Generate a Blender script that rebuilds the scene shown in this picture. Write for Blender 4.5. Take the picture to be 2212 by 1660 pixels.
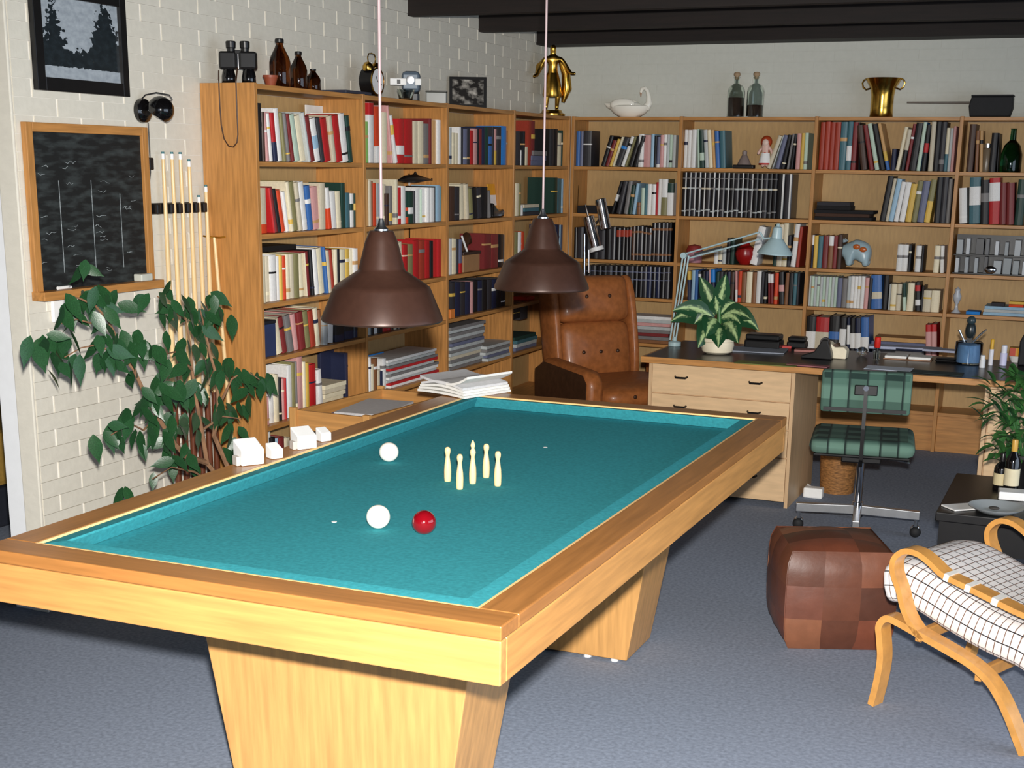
import bpy, math, random
from mathutils import Vector, Matrix
random.seed(11)
PI = math.pi
for o in list(bpy.data.objects): bpy.data.objects.remove(o)
SC = bpy.context.scene
COL = SC.collection

# ------------------------------------------------------------------ camera
CF, CYAW, CPIT, CROLL = 2958.99, 0.396783, 0.248782, 0.014520
CPOS = Vector((3.53752, -8.37736, 1.66452)); CX0, CY0 = 14.06, 280.46
_fw = Vector((-math.sin(CYAW)*math.cos(CPIT), math.cos(CYAW)*math.cos(CPIT), -math.sin(CPIT)))
_r0 = Vector((math.cos(CYAW), math.sin(CYAW), 0)); _u0 = _r0.cross(_fw)
_rt = math.cos(CROLL)*_r0 + math.sin(CROLL)*_u0
_up = -math.sin(CROLL)*_r0 + math.cos(CROLL)*_u0
cam = bpy.data.cameras.new('camera'); camo = bpy.data.objects.new('camera', cam); COL.objects.link(camo)
m = Matrix((_rt, _up, -_fw)).transposed().to_4x4(); m.translation = CPOS
camo.matrix_world = m
cam.sensor_fit = 'HORIZONTAL'; cam.sensor_width = 36; cam.lens = CF*36/2212
cam.shift_x = -CX0/2212; cam.shift_y = CY0/2212; cam.clip_start = 0.05
SC.camera = camo
def on(u, v, ax, val):
    d = _fw + _rt*((u-1106-CX0)/CF) - _up*((v-830-CY0)/CF)
    i = 'xyz'.index(ax); return CPOS + d*((val-CPOS[i])/d[i])
def proj(P):
    d = Vector(P)-CPOS; z = d.dot(_fw)
    return 1106+CX0+CF*d.dot(_rt)/z, 830+CY0-CF*d.dot(_up)/z

# ------------------------------------------------------------------ light
W = bpy.data.worlds.new('sky'); SC.world = W; W.use_nodes = True
W.node_tree.nodes['Background'].inputs[0].default_value = (.62, .76, 1, 1)
W.node_tree.nodes['Background'].inputs[1].default_value = 1.2
SC.view_settings.view_transform = 'Standard'; SC.view_settings.look = 'None'
SC.view_settings.gamma = 1; SC.view_settings.use_curve_mapping = False
SC.view_settings.exposure = 0.0
def light(name, kind, loc, target, energy, color, size=.1, sy=None, angle=None):
    L = bpy.data.lights.new(name, kind); L.energy = energy; L.color = color
    if kind == 'AREA':
        L.size = size
        if sy: L.shape = 'RECTANGLE'; L.size_y = sy
    else: L.shadow_soft_size = size
    if angle: L.spot_size = angle; L.spot_blend = .95
    o = bpy.data.objects.new(name, L); COL.objects.link(o); o.location = loc
    o.rotation_euler = (Vector(target)-Vector(loc)).to_track_quat('-Z', 'Y').to_euler(); return o
# hot-shoe flash just above the lens
light('camera_flash', 'SPOT', CPOS + _rt*.02 + _up*.13, on(1000, 1040, 'y', -3.6), 1450, (1, .965, .915), .035, angle=math.radians(80))
# daylight through the big windows of the right-hand wall and the wall behind the photographer
light('window_daylight', 'AREA', (6.28, -4.6, 1.35), (0, -4.2, .7), 55, (.74, .86, 1), 4.4, 1.9)
light('rear_window_daylight', 'AREA', (3.6, -10.35, 1.4), (3.0, -2, .9), 10, (.80, .89, 1), 3.0, 1.8)

# ------------------------------------------------------------------ helpers
class MB:
    def __init__(s): s.v = []; s.f = []
    def add(s, vs, fs):
        o = len(s.v); s.v += [tuple(x) for x in vs]; s.f += [tuple(i+o for i in f) for f in fs]; return s
    def hexa(s, p): return s.add(p, [(3,2,1,0),(4,5,6,7),(0,1,5,4),(1,2,6,5),(2,3,7,6),(3,0,4,7)])
    def box(s, x0, x1, y0, y1, z0, z1):
        return s.hexa([(x0,y0,z0),(x1,y0,z0),(x1,y1,z0),(x0,y1,z0),(x0,y0,z1),(x1,y0,z1),(x1,y1,z1),(x0,y1,z1)])
    def lathe(s, prof, n=24, c=(0,0,0), caps=True):
        vs = []; fs = []
        for r, z in prof:
            for k in range(n):
                a = 2*PI*k/n; vs.append((c[0]+r*math.cos(a), c[1]+r*math.sin(a), c[2]+z))
        for i in range(len(prof)-1):
            for k in range(n): fs.append((i*n+k, i*n+(k+1)%n, (i+1)*n+(k+1)%n, (i+1)*n+k))
        if caps: fs.append(tuple(range(n))[::-1]); fs.append(tuple(range((len(prof)-1)*n, len(prof)*n)))
        return s.add(vs, fs)
    def tube(s, pts, r, n=8, closed=False):
        P = [Vector(p) for p in pts]; m = len(P); vs = []; fs = []; nv = None
        rr = r if isinstance(r, (list, tuple)) else [r]*m
        for i in range(m):
            t = (P[(i+1) % m]-P[i-1]) if closed else (P[min(i+1, m-1)]-P[max(i-1, 0)])
            t.normalize()
            if nv is None: nv = t.orthogonal().normalized()
            else: nv = (nv - t*nv.dot(t)).normalized()
            b = t.cross(nv)
            for k in range(n):
                a = 2*PI*k/n; vs.append(P[i] + (nv*math.cos(a)+b*math.sin(a))*rr[i])
        for i in range(m if closed else m-1):
            j = (i+1) % m
            for k in range(n): fs.append((i*n+k, i*n+(k+1) % n, j*n+(k+1) % n, j*n+k))
        if not closed: fs.append(tuple(range(n))[::-1]); fs.append(tuple(range((m-1)*n, m*n)))
        return s.add(vs, fs)
    def strip(s, pts, side, w, t):
        """a bent lath: rectangular section w (along side) by t, swept along pts"""
        P = [Vector(p) for p in pts]; sd = Vector(side).normalized(); m = len(P); vs = []; fs = []
        for i in range(m):
            tg = (P[min(i+1, m-1)]-P[max(i-1, 0)]).normalized(); nn = tg.cross(sd).normalized()
            for a, b in ((-1,-1),(1,-1),(1,1),(-1,1)): vs.append(P[i]+sd*(a*w/2)+nn*(b*t/2))
        for i in range(m-1):
            for k in range(4): fs.append((i*4+k, i*4+(k+1) % 4, i*4+4+(k+1) % 4, i*4+4+k))
        fs.append((3,2,1,0)); fs.append(tuple(range((m-1)*4, m*4)))
        return s.add(vs, fs)
    def prism(s, poly, a0, a1, ax='z'):
        n = len(poly)
        def P(q, h): return {'z':(q[0],q[1],h),'y':(q[0],h,q[1]),'x':(h,q[0],q[1])}[ax]
        vs = [P(q, a0) for q in poly]+[P(q, a1) for q in poly]
        fs = [tuple(range(n))[::-1], tuple(range(n, 2*n))]+[(k,(k+1) % n, n+(k+1) % n, n+k) for k in range(n)]
        return s.add(vs, fs)
    def ell(s, c, rx, ry, rz, n=16, m=10):
        vs = [(c[0],c[1],c[2]-rz)]; fs = []
        for i in range(1, m):
            a = -PI/2+PI*i/m
            for k in range(n):
                b = 2*PI*k/n; vs.append((c[0]+rx*math.cos(a)*math.cos(b), c[1]+ry*math.cos(a)*math.sin(b), c[2]+rz*math.sin(a)))
        vs.append((c[0],c[1],c[2]+rz)); e = len(vs)-1
        for k in range(n): fs.append((0, 1+(k+1) % n, 1+k)); fs.append((e, e-n+k, e-n+(k+1) % n))
        for i in range(m-2):
            for k in range(n): fs.append((1+i*n+k, 1+i*n+(k+1) % n, 1+(i+1)*n+(k+1) % n, 1+(i+1)*n+k))
        return s.add(vs, fs)
    def xf(s, M): s.v = [tuple(M @ Vector(p)) for p in s.v]; return s
    def mesh(s, name):
        me = bpy.data.meshes.new(name); me.from_pydata(s.v, [], s.f); me.update(); return me
    def build(s, name, mt, parent=None, smooth=False, bevel=0, col=None, sub=0):
        me = s.mesh(name); return place(name, me, mt, parent, smooth, bevel, col, sub)
def place(name, me, mt, parent=None, smooth=False, bevel=0, col=None, sub=0):
    o = bpy.data.objects.new(name, me); COL.objects.link(o)
    if not me.materials: me.materials.append(M[mt])
    if smooth:
        for p in me.polygons: p.use_smooth = True
        if smooth != 'all':
            try: me.set_sharp_from_angle(angle=math.radians(38))
            except Exception: pass
    if bevel:
        b = o.modifiers.new('bevel', 'BEVEL'); b.width = bevel; b.segments = 2; b.limit_method = 'ANGLE'
    if sub:
        b = o.modifiers.new('sub', 'SUBSURF'); b.levels = sub; b.render_levels = sub
    if parent: o.parent = parent
    if col: o.color = (*col, 1)
    return o
def tag(o, label=None, cat=None, group=None, kind=None):
    if label: o['label'] = label
    if cat: o['category'] = cat
    if group: o['group'] = group
    if kind: o['kind'] = kind
    return o
def thing(name, label, cat, loc=(0,0,0), rz=0, group=None):
    o = bpy.data.objects.new(name, None); COL.objects.link(o); o.location = loc; o.rotation_euler = (0,0,rz)
    o.empty_display_size = .05
    return tag(o, label, cat, group)
def struct(o): o['kind'] = 'structure'; return o

M = {}
def mat(name, col, rough=.5, metal=0, var=.12, scale=30, bump=0, stretch=(1,1,1), spec=.5, trans=0, dark=None, detail=4, wave=None, sheen=0, objcol=False, ior=1.45, coat=0):
    t = bpy.data.materials.new(name); t.use_nodes = True; nt = t.node_tree; b = nt.nodes['Principled BSDF']
    N = nt.nodes.new; L = nt.links.new
    b.inputs['Roughness'].default_value = rough; b.inputs['Metallic'].default_value = metal
    b.inputs['Specular IOR Level'].default_value = spec; b.inputs['Transmission Weight'].default_value = trans; b.inputs['IOR'].default_value = ior
    if sheen: b.inputs['Sheen Weight'].default_value = sheen
    if coat: b.inputs['Coat Weight'].default_value = coat; b.inputs['Coat Roughness'].default_value = .12
    tc = N('ShaderNodeTexCoord'); mp = N('ShaderNodeMapping'); L(tc.outputs['Object'], mp.inputs[0]); mp.inputs['Scale'].default_value = stretch
    nz = N('ShaderNodeTexNoise'); L(mp.outputs[0], nz.inputs['Vector']); nz.inputs['Scale'].default_value = scale; nz.inputs['Detail'].default_value = detail
    rp = N('ShaderNodeValToRGB'); L(nz.outputs['Fac'], rp.inputs[0])
    rp.color_ramp.elements[0].position = .3; rp.color_ramp.elements[1].position = .7
    if objcol:
        oi = N('ShaderNodeObjectInfo'); mx = N('ShaderNodeMix'); mx.data_type = 'RGBA'; mx.blend_type = 'MULTIPLY'; mx.inputs[0].default_value = 1
        rp.color_ramp.elements[0].color = (1-var,)*3+(1,); rp.color_ramp.elements[1].color = (1,)*3+(1,)
        L(oi.outputs['Color'], mx.inputs[6]); L(rp.outputs[0], mx.inputs[7]); L(mx.outputs[2], b.inputs['Base Color'])
    else:
        d = dark or tuple(c*(1-var*2) for c in col)
        rp.color_ramp.elements[0].color = (*d, 1); rp.color_ramp.elements[1].color = (*[min(1, c*(1+var*.4)) for c in col], 1)
        L(rp.outputs[0], b.inputs['Base Color'])
    if bump:
        bp = N('ShaderNodeBump'); bp.inputs['Strength'].default_value = bump; bp.inputs['Distance'].default_value = .004
        L(nz.outputs['Fac'], bp.inputs['Height']); L(bp.outputs[0], b.inputs['Normal'])
    M[name] = t; return t
def rgb(r, g, b):
    f = lambda c: ((c/255+.055)/1.055)**2.4 if c > 10 else c/255/12.92
    return (f(r), f(g), f(b))
# ------------------------------------------------------------------ materials
OAK = rgb(196,138,76)
mat('oak_v', OAK, .42, var=.16, scale=9, stretch=(9,9,.7), bump=.05, detail=6)
mat('oak_x', OAK, .42, var=.16, scale=9, stretch=(.7,9,9), bump=.05, detail=6)
mat('oak_y', OAK, .42, var=.16, scale=9, stretch=(9,.7,9), bump=.05, detail=6)
mat('backboard', rgb(190,155,104), .6, var=.07, scale=14, stretch=(5,5,.8))
TW = rgb(208,150,84)
mat('table_x', TW, .45, var=.13, scale=7, stretch=(.6,9,9), detail=7, spec=1)
mat('table_y', TW, .4, var=.13, scale=7, stretch=(9,.6,9), detail=7)
mat('table_v', rgb(212,158,94), .33, var=.13, scale=7, stretch=(8,8,.5), detail=7)
mat('rail_x', rgb(172,116,62), .33, var=.12, scale=8, stretch=(.6,9,9), detail=6)
mat('rail_y', rgb(172,116,62), .33, var=.12, scale=8, stretch=(9,.6,9), detail=6)
mat('lit_edge', rgb(250,205,140), .35, var=.04)  # rail wood with the light on its inner edge painted in
mat('felt', rgb(58,150,160), .95, var=.10, scale=90, bump=.1, spec=.12)
mat('carpet', rgb(148,157,174), 1, var=.15, scale=75, bump=.15, spec=.05, detail=8)
mat('paint', rgb(222,217,203), .55, var=.025, scale=26, bump=.35, stretch=(1,1,1.6))
mat('mortar', rgb(236,232,224), .7, var=.03, scale=40, bump=.25)
mat('plaster', rgb(238,240,242), .6, var=.015, scale=30, bump=.1)
mat('ceilwood', rgb(30,20,15), .7, var=.2, scale=8, stretch=(.6,8,8))
mat('black', rgb(20,19,20), .35, var=.1)
mat('blackgloss', rgb(14,13,14), .08, var=.05, coat=.5)
mat('rubber', rgb(26,26,28), .7, var=.1)
mat('chrome', (.80,.80,.82), .12, 1, var=.03)
mat('steel', (.72,.74,.77), .28, 1, var=.05)
mat('brass', rgb(214,170,78), .2, 1, var=.12)
mat('gilt', rgb(212,164,70), .26, 1, var=.25, scale=40)
mat('lampbrown', rgb(60,39,31), .34, var=.06, scale=60, metal=.25)
mat('white', rgb(244,243,240), .5, var=.02)
mat('paper', rgb(238,236,230), .8, var=.05, scale=60)
mat('pages', rgb(232,222,198), .9, var=.12, scale=120, stretch=(8,1,1))
mat('ivory', rgb(255,250,236), .12, var=.01, coat=.4)
mat('redball', rgb(126,8,20), .08, var=.03, coat=.6)
mat('pinwood', rgb(248,214,156), .3, var=.05, scale=20, stretch=(4,4,.6))
mat('cuewood', rgb(240,206,150), .3, var=.06, scale=20, stretch=(4,4,.3))
mat('cuebutt', rgb(110,60,38), .35, var=.15, scale=20, stretch=(4,4,.3))
mat('leaf', rgb(38,78,44), .34, var=.18, scale=25, bump=.1)
mat('leaf2', rgb(70,120,60), .4, var=.25, scale=14, dark=rgb(30,70,40))
mat('bark', rgb(150,112,82), .8, var=.2, scale=40, bump=.4, stretch=(1,1,.3))
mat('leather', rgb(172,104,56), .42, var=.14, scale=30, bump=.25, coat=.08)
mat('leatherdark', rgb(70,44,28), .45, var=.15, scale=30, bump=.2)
mat('pouf', (1,1,1), .45, var=.18, scale=22, bump=.35, objcol=True)
mat('bentwood', rgb(222,160,84), .28, var=.1, scale=8, stretch=(3,3,3), coat=.25)
mat('wicker', rgb(170,118,66), .7, var=.3, scale=45, bump=.9, stretch=(1,1,3))
mat('pine', rgb(226,190,146), .5, var=.07, scale=8, stretch=(1.2,7,7), detail=6)
mat('pine_v', rgb(214,178,136), .5, var=.08, scale=8, stretch=(7,7,.8), detail=6)
mat('desktop', rgb(26,26,28), .3, var=.1)
mat('lampblue', rgb(168,192,196), .35, var=.03)
mat('pot', rgb(240,228,200), .4, var=.05)
mat('tint', (1,1,1), .48, var=.14, scale=18, objcol=True)
mat('tintgloss', (1,1,1), .3, var=.06, scale=18, objcol=True)
mat('tintmat', (1,1,1), .85, var=.14, scale=40, objcol=True, bump=.1)
def glass(name, col, rough=.03):
    t = mat(name, col, rough, trans=1, var=0, ior=1.45); return t
glass('amber', (.20,.055,.012)); glass('clear', (.88,.94,.90)); glass('greenglass', (.02,.12,.05)); glass('blueglass', (.70,.84,.95))
mat('blackboard', rgb(20,24,24), .75, var=.2, scale=7, detail=8, dark=rgb(12,14,14))
mat('slate_cushion', rgb(52,56,66), .9, var=.1)
mat('mustard', rgb(170,134,58), .9, var=.1, scale=60)
mat('navy', rgb(32,36,48), .9, var=.1)

# printed / woven patterns --------------------------------------------------
def pattern_mat(name, build, rough=.7):
    t = bpy.data.materials.new(name); t.use_nodes = True; nt = t.node_tree; b = nt.nodes['Principled BSDF']
    b.inputs['Roughness'].default_value = rough
    out = build(nt); nt.links.new(out, b.inputs['Base Color']); M[name] = t; return t
def stripes(nt, sock, period, duty, soft=.02):
    """1 inside a stripe of width duty*period"""
    N = nt.nodes.new; L = nt.links.new
    a = N('ShaderNodeMath'); a.operation = 'DIVIDE'; L(sock, a.inputs[0]); a.inputs[1].default_value = period
    f = N('ShaderNodeMath'); f.operation = 'FRACT'; L(a.outputs[0], f.inputs[0])
    g = N('ShaderNodeMapRange'); L(f.outputs[0], g.inputs[0]); g.inputs[1].default_value = duty; g.inputs[2].default_value = duty+soft; g.inputs[3].default_value = 1; g.inputs[4].default_value = 0
    return g.outputs[0]
def mixc(nt, fac, a, b, mode='MIX'):
    mx = nt.nodes.new('ShaderNodeMix'); mx.data_type = 'RGBA'; mx.blend_type = mode
    for s, v in ((0, fac), (6, a), (7, b)):
        if hasattr(v, 'is_output'): nt.links.new(v, mx.inputs[s])
        else: mx.inputs[s].default_value = v if s == 0 else (*v, 1)
    return mx.outputs[2]
def axes(nt, kind='Object'):
    tc = nt.nodes.new('ShaderNodeTexCoord'); sp = nt.nodes.new('ShaderNodeSeparateXYZ'); nt.links.new(tc.outputs[kind], sp.inputs[0]); return sp.outputs
def plaid(nt):
    a = axes(nt); c = rgb(32,54,48)
    s1 = stripes(nt, a[0], .155, .42, .12); s2 = stripes(nt, a[2], .135, .40, .12); s3 = stripes(nt, a[1], .135, .40, .12)
    mx = nt.nodes.new('ShaderNodeMath'); mx.operation = 'MAXIMUM'; nt.links.new(s2, mx.inputs[0]); nt.links.new(s3, mx.inputs[1])
    o = mixc(nt, s1, c, rgb(66,98,86)); ad = mixc(nt, s2, o, rgb(120,160,140)); f = nt.nodes.new('ShaderNodeMath'); f.operation = 'MULTIPLY'; f.inputs[1].default_value = .55
    nt.links.new(s2, f.inputs[0]); o = mixc(nt, f.outputs[0], o, rgb(128,164,146))
    g = nt.nodes.new('ShaderNodeMath'); g.operation = 'MULTIPLY'; g.inputs[1].default_value = .45; nt.links.new(s3, g.inputs[0]); o = mixc(nt, g.outputs[0], o, rgb(98,132,116))
    return mixc(nt, stripes(nt, a[0], .0775, .07, .10), o, rgb(34,50,46))
pattern_mat('plaid', plaid, .95)
def checks(nt):
    tc = nt.nodes.new('ShaderNodeTexCoord'); sp = nt.nodes.new('ShaderNodeSeparateXYZ'); nt.links.new(tc.outputs['UV'], sp.inputs[0]); a = sp.outputs
    o = mixc(nt, stripes(nt, a[0], .024, .10, .05), rgb(240,236,234), rgb(120,88,70))
    return mixc(nt, stripes(nt, a[1], .046, .07, .03), o, rgb(38,34,38))
pattern_mat('checks', checks, .9)
def landscape(nt):
    # dark print: pale sky, two dark trees, pale strip of water
    a = axes(nt, 'UV'); N = nt.nodes.new; L = nt.links.new
    def M2(op, x, y):
        n = N('ShaderNodeMath'); n.operation = op
        for i, v in enumerate((x, y)):
            if hasattr(v, 'is_output'): L(v, n.inputs[i])
            else: n.inputs[i].default_value = v
        return n.outputs[0]
    nz = N('ShaderNodeTexNoise'); nz.inputs['Scale'].default_value = 14; nz.inputs['Detail'].default_value = 6
    tcn = N('ShaderNodeTexCoord'); L(tcn.outputs['UV'], nz.inputs['Vector'])
    j = M2('MULTIPLY', M2('SUBTRACT', nz.outputs['Fac'], .5), .35)
    def tree(cx, w, top):
        d = M2('ABSOLUTE', M2('SUBTRACT', M2('ADD', a[0], j), cx), 0)
        lim = M2('MULTIPLY', M2('SUBTRACT', top, a[1]), w)
        return M2('LESS_THAN', d, lim)
    t = M2('MAXIMUM', tree(.16, .24, 1.0), tree(.82, .30, 1.12)); t = M2('MAXIMUM', t, M2('LESS_THAN', M2('ADD', a[1], j), .36))
    t = M2('MULTIPLY', t, M2('GREATER_THAN', a[1], M2('ADD', .15, M2('MULTIPLY', j, .2))))
    sky = mixc(nt, nz.outputs['Fac'], rgb(120,130,140), rgb(190,198,205))
    tr = mixc(nt, nz.outputs['Fac'], rgb(6,8,10), rgb(44,54,60))
    return mixc(nt, t, sky, tr)
pattern_mat('landscape', landscape, .25)
def oldphoto(nt):
    tc = nt.nodes.new('ShaderNodeTexCoord'); nz = nt.nodes.new('ShaderNodeTexNoise'); nt.links.new(tc.outputs['UV'], nz.inputs['Vector']); nz.inputs['Scale'].default_value = 3.2; nz.inputs['Detail'].default_value = 3
    rp = nt.nodes.new('ShaderNodeValToRGB'); nt.links.new(nz.outputs['Fac'], rp.inputs[0]); e = rp.color_ramp.elements
    e[0].position = .45; e[0].color = (*rgb(22,18,16), 1); e[1].position = .72; e[1].color = (*rgb(190,184,174), 1); return rp.outputs[0]
pattern_mat('oldphoto', oldphoto, .3)
def newsprint(nt):
    a = axes(nt); nz = nt.nodes.new('ShaderNodeTexNoise'); nz.inputs['Scale'].default_value = 60
    tc = nt.nodes.new('ShaderNodeTexCoord'); nt.links.new(tc.outputs['Object'], nz.inputs['Vector'])
    c = mixc(nt, nz.outputs['Fac'], rgb(170,168,170), rgb(225,224,224))
    o = mixc(nt, stripes(nt, a[1], .006, .35, .1), rgb(214,213,213), c); return o
pattern_mat('newsprint', newsprint, .9)
def bigleaf(nt):
    tc = nt.nodes.new('ShaderNodeTexCoord'); sp = nt.nodes.new('ShaderNodeSeparateXYZ'); nt.links.new(tc.outputs['UV'], sp.inputs[0])
    nz = nt.nodes.new('ShaderNodeTexNoise'); nz.inputs['Scale'].default_value = 9; nt.links.new(tc.outputs['UV'], nz.inputs['Vector'])
    d = nt.nodes.new('ShaderNodeMath'); d.operation = 'SUBTRACT'; nt.links.new(sp.outputs[0], d.inputs[0]); d.inputs[1].default_value = .5
    e = nt.nodes.new('ShaderNodeMath'); e.operation = 'ABSOLUTE'; nt.links.new(d.outputs[0], e.inputs[0])
    ad = nt.nodes.new('ShaderNodeMath'); ad.operation = 'MULTIPLY_ADD'; nt.links.new(nz.outputs['Fac'], ad.inputs[0]); ad.inputs[1].default_value = .35; nt.links.new(e.outputs[0], ad.inputs[2])
    rp = nt.nodes.new('ShaderNodeValToRGB'); nt.links.new(ad.outputs[0], rp.inputs[0]); el = rp.color_ramp.elements
    el[0].position = .20; el[0].color = (*rgb(176,200,140), 1); el[1].position = .36; el[1].color = (*rgb(32,72,44), 1); return rp.outputs[0]
pattern_mat('bigleaf', bigleaf, .3)
def chalk(nt):
    a = axes(nt, 'UV'); nz = nt.nodes.new('ShaderNodeTexNoise'); nz.inputs['Scale'].default_value = 7; nz.inputs['Detail'].default_value = 8
    tc = nt.nodes.new('ShaderNodeTexCoord'); mp = nt.nodes.new('ShaderNodeMapping'); mp.inputs['Scale'].default_value = (1,3,1); nt.links.new(tc.outputs['UV'], mp.inputs[0]); nt.links.new(mp.outputs[0], nz.inputs['Vector'])
    rp = nt.nodes.new('ShaderNodeValToRGB'); nt.links.new(nz.outputs['Fac'], rp.inputs[0]); e = rp.color_ramp.elements
    e[0].position = .45; e[0].color = (*rgb(14,17,17), 1); e[1].position = .85; e[1].color = (*rgb(66,74,74), 1); return rp.outputs[0]
pattern_mat('slate', chalk, .7)
mat('chalkline', rgb(170,178,180), .95, var=.3, scale=80)

# ------------------------------------------------------------------ the room
YW = .47          # back wall plane
ZC = 2.60
struct(MB().box(-4.2, 6.4, -10.6, 1.0, -.06, 0).build('floor', 'carpet'))
cl = struct(MB().box(-4.2, 6.4, -10.6, .75, ZC, ZC+.05).build('ceiling', 'ceilwood'))
for k in range(46):     # ceiling boards run across the beams
    MB().box(-.1+k*.14+.004, -.1+(k+1)*.14-.004, -10.6, .60, ZC-.02, ZC).build('ceiling_board', 'ceilwood', cl)
for y in [-1.55-.9*k for k in range(10)]+[-.65, .25]:
    MB().box(-.05, 6.3, y, y+.07 if y < 0 else YW, 2.425, ZC-.0205).build('ceiling_beam', 'ceilwood', cl)
# back wall: painted brick whose joints cannot be told apart
def backpaint(nt):
    tc = nt.nodes.new('ShaderNodeTexCoord'); mp = nt.nodes.new('ShaderNodeMapping'); mp.inputs['Rotation'].default_value = (PI/2, 0, 0)
    nt.links.new(tc.outputs['Object'], mp.inputs[0])
    br = nt.nodes.new('ShaderNodeTexBrick'); nt.links.new(mp.outputs[0], br.inputs['Vector'])
    for n, v in (('Scale', 1), ('Mortar Size', .004), ('Brick Width', .25), ('Row Height', .0625), ('Mortar Smooth', .5)): br.inputs[n].default_value = v
    bp = nt.nodes.new('ShaderNodeBump'); bp.inputs['Strength'].default_value = .25; bp.inputs['Distance'].default_value = -.004
    nz = nt.nodes.new('ShaderNodeTexNoise'); nz.inputs['Scale'].default_value = 30; nt.links.new(tc.outputs['Object'], nz.inputs['Vector'])
    b2 = nt.nodes.new('ShaderNodeBump'); b2.inputs['Strength'].default_value = .3; b2.inputs['Distance'].default_value = .004; nt.links.new(nz.outputs['Fac'], b2.inputs['Height'])
    nt.links.new(br.outputs['Fac'], bp.inputs['Height']); nt.links.new(b2.outputs[0], bp.inputs['Normal']); nt.links.new(bp.outputs[0], nt.nodes['Principled BSDF'].inputs['Normal'])
    return mixc(nt, nz.outputs['Fac'], rgb(200,201,190), rgb(210,210,199))
pattern_mat('backpaint', backpaint, .6)
struct(MB().box(-.14, 6.4, YW, YW+.14, 0, ZC).build('wall_back', 'backpaint'))
# left wall: mortar core with every brick laid on it, ends at a doorway
YE = -4.51
wl = struct(MB().box(-.12, -.006, YE+.002, YW, 0, ZC).build('wall_left', 'mortar'))
bm_ = MB().box(-.010, .0, .0055, .2445, .0010, .0615)
bme = bm_.mesh('brick'); hme = MB().box(-.010, .0, .0055, .1195, .0010, .0615).mesh('brick')
rest = MB(); cnt = 0
for r in range(41):
    z = r*.0625
    y = YE + (0 if r % 2 else -.125)
    # joint phase measured on the photograph: a head joint at y = -3.664 on the course at z = 2.25
    y = -3.664 - .25*4 + (0 if r % 2 == 0 else .125)
    while y < YW-.02:
        y0, y1 = max(y, YE), min(y+.25, YW)
        if y1-y0 > .03:
            u, v = proj((0, (y0+y1)/2, z+.03))
            vis = -30 < u < 1240 and -20 < v < 1180 and not (y0 > -3.45 and z < 1.93)
            j = random.uniform(-.0012, .0012)
            if vis and cnt < 300:
                full = abs((y1-y0)-.25) < 1e-6
                o = place('brick', bme if full else MB().box(-.010, 0, .0055, y1-y0-.0055, .0010, .0615).mesh('brick'), 'paint', wl)
                o.location = (j, y0, z); cnt += 1
            else: rest.box(-.010, j, y0+.0055, y1-.0055, z+.0010, z+.0615)
        y += .25
for me in (bme, hme):
    pass
ro = rest.build('brick_courses', 'paint', wl); ro['kind'] = 'stuff'
# rounded pier at the wall end and the white door lining behind it
MB().box(-.079, .0, YE-.012, YE+.001, 0, ZC).build('wall_end_cap', 'paint', wl, bevel=.004)
MB().box(-.16, -.079, YE-.006, YE+.03, 0, 2.35).build('door_lining', 'plaster', wl, bevel=.003)
# shell outside the picture: right wall with a wide window, rear wall with a window, side room on the left
wr = struct(MB().box(6.3, 6.4, -10.6, -7.1, 0, ZC).box(6.3, 6.4, -2.1, YW, 0, ZC).box(6.3, 6.4, -7.1, -2.1, 0, .3).box(6.3, 6.4, -7.1, -2.1, 2.35, ZC).build('wall_right', 'plaster'))
w1 = MB()
for y in (-7.1, -4.65, -2.16): w1.box(6.32, 6.38, y, y+.06, .3, 2.35)
for z in (.3, 2.29): w1.box(6.32, 6.38, -7.1, -2.1, z, z+.06)
struct(w1.build('window_1', 'white'))
struct(MB().box(-4.2, 2.0, -10.6, -10.5, 0, ZC).box(5.2, 6.4, -10.6, -10.5, 0, ZC).box(2.0, 5.2, -10.6, -10.5, 0, .4).box(2.0, 5.2, -10.6, -10.5, 2.35, ZC).build('wall_front', 'plaster'))
w2 = MB()
for x in (2.0, 3.57, 5.14): w2.box(x, x+.06, -10.58, -10.52, .4, 2.35)
for z in (.4, 2.29): w2.box(2.0, 5.2, -10.58, -10.52, z, z+.06)
struct(w2.build('window_2', 'white'))
struct(MB().box(-4.2, -4.1, -10.5, .6, 0, ZC).build('wall_side_room', 'plaster'))
struct(MB().box(-4.1, -.12, .47, .6, 0, ZC).build('wall_side_room_back', 'plaster'))
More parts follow.
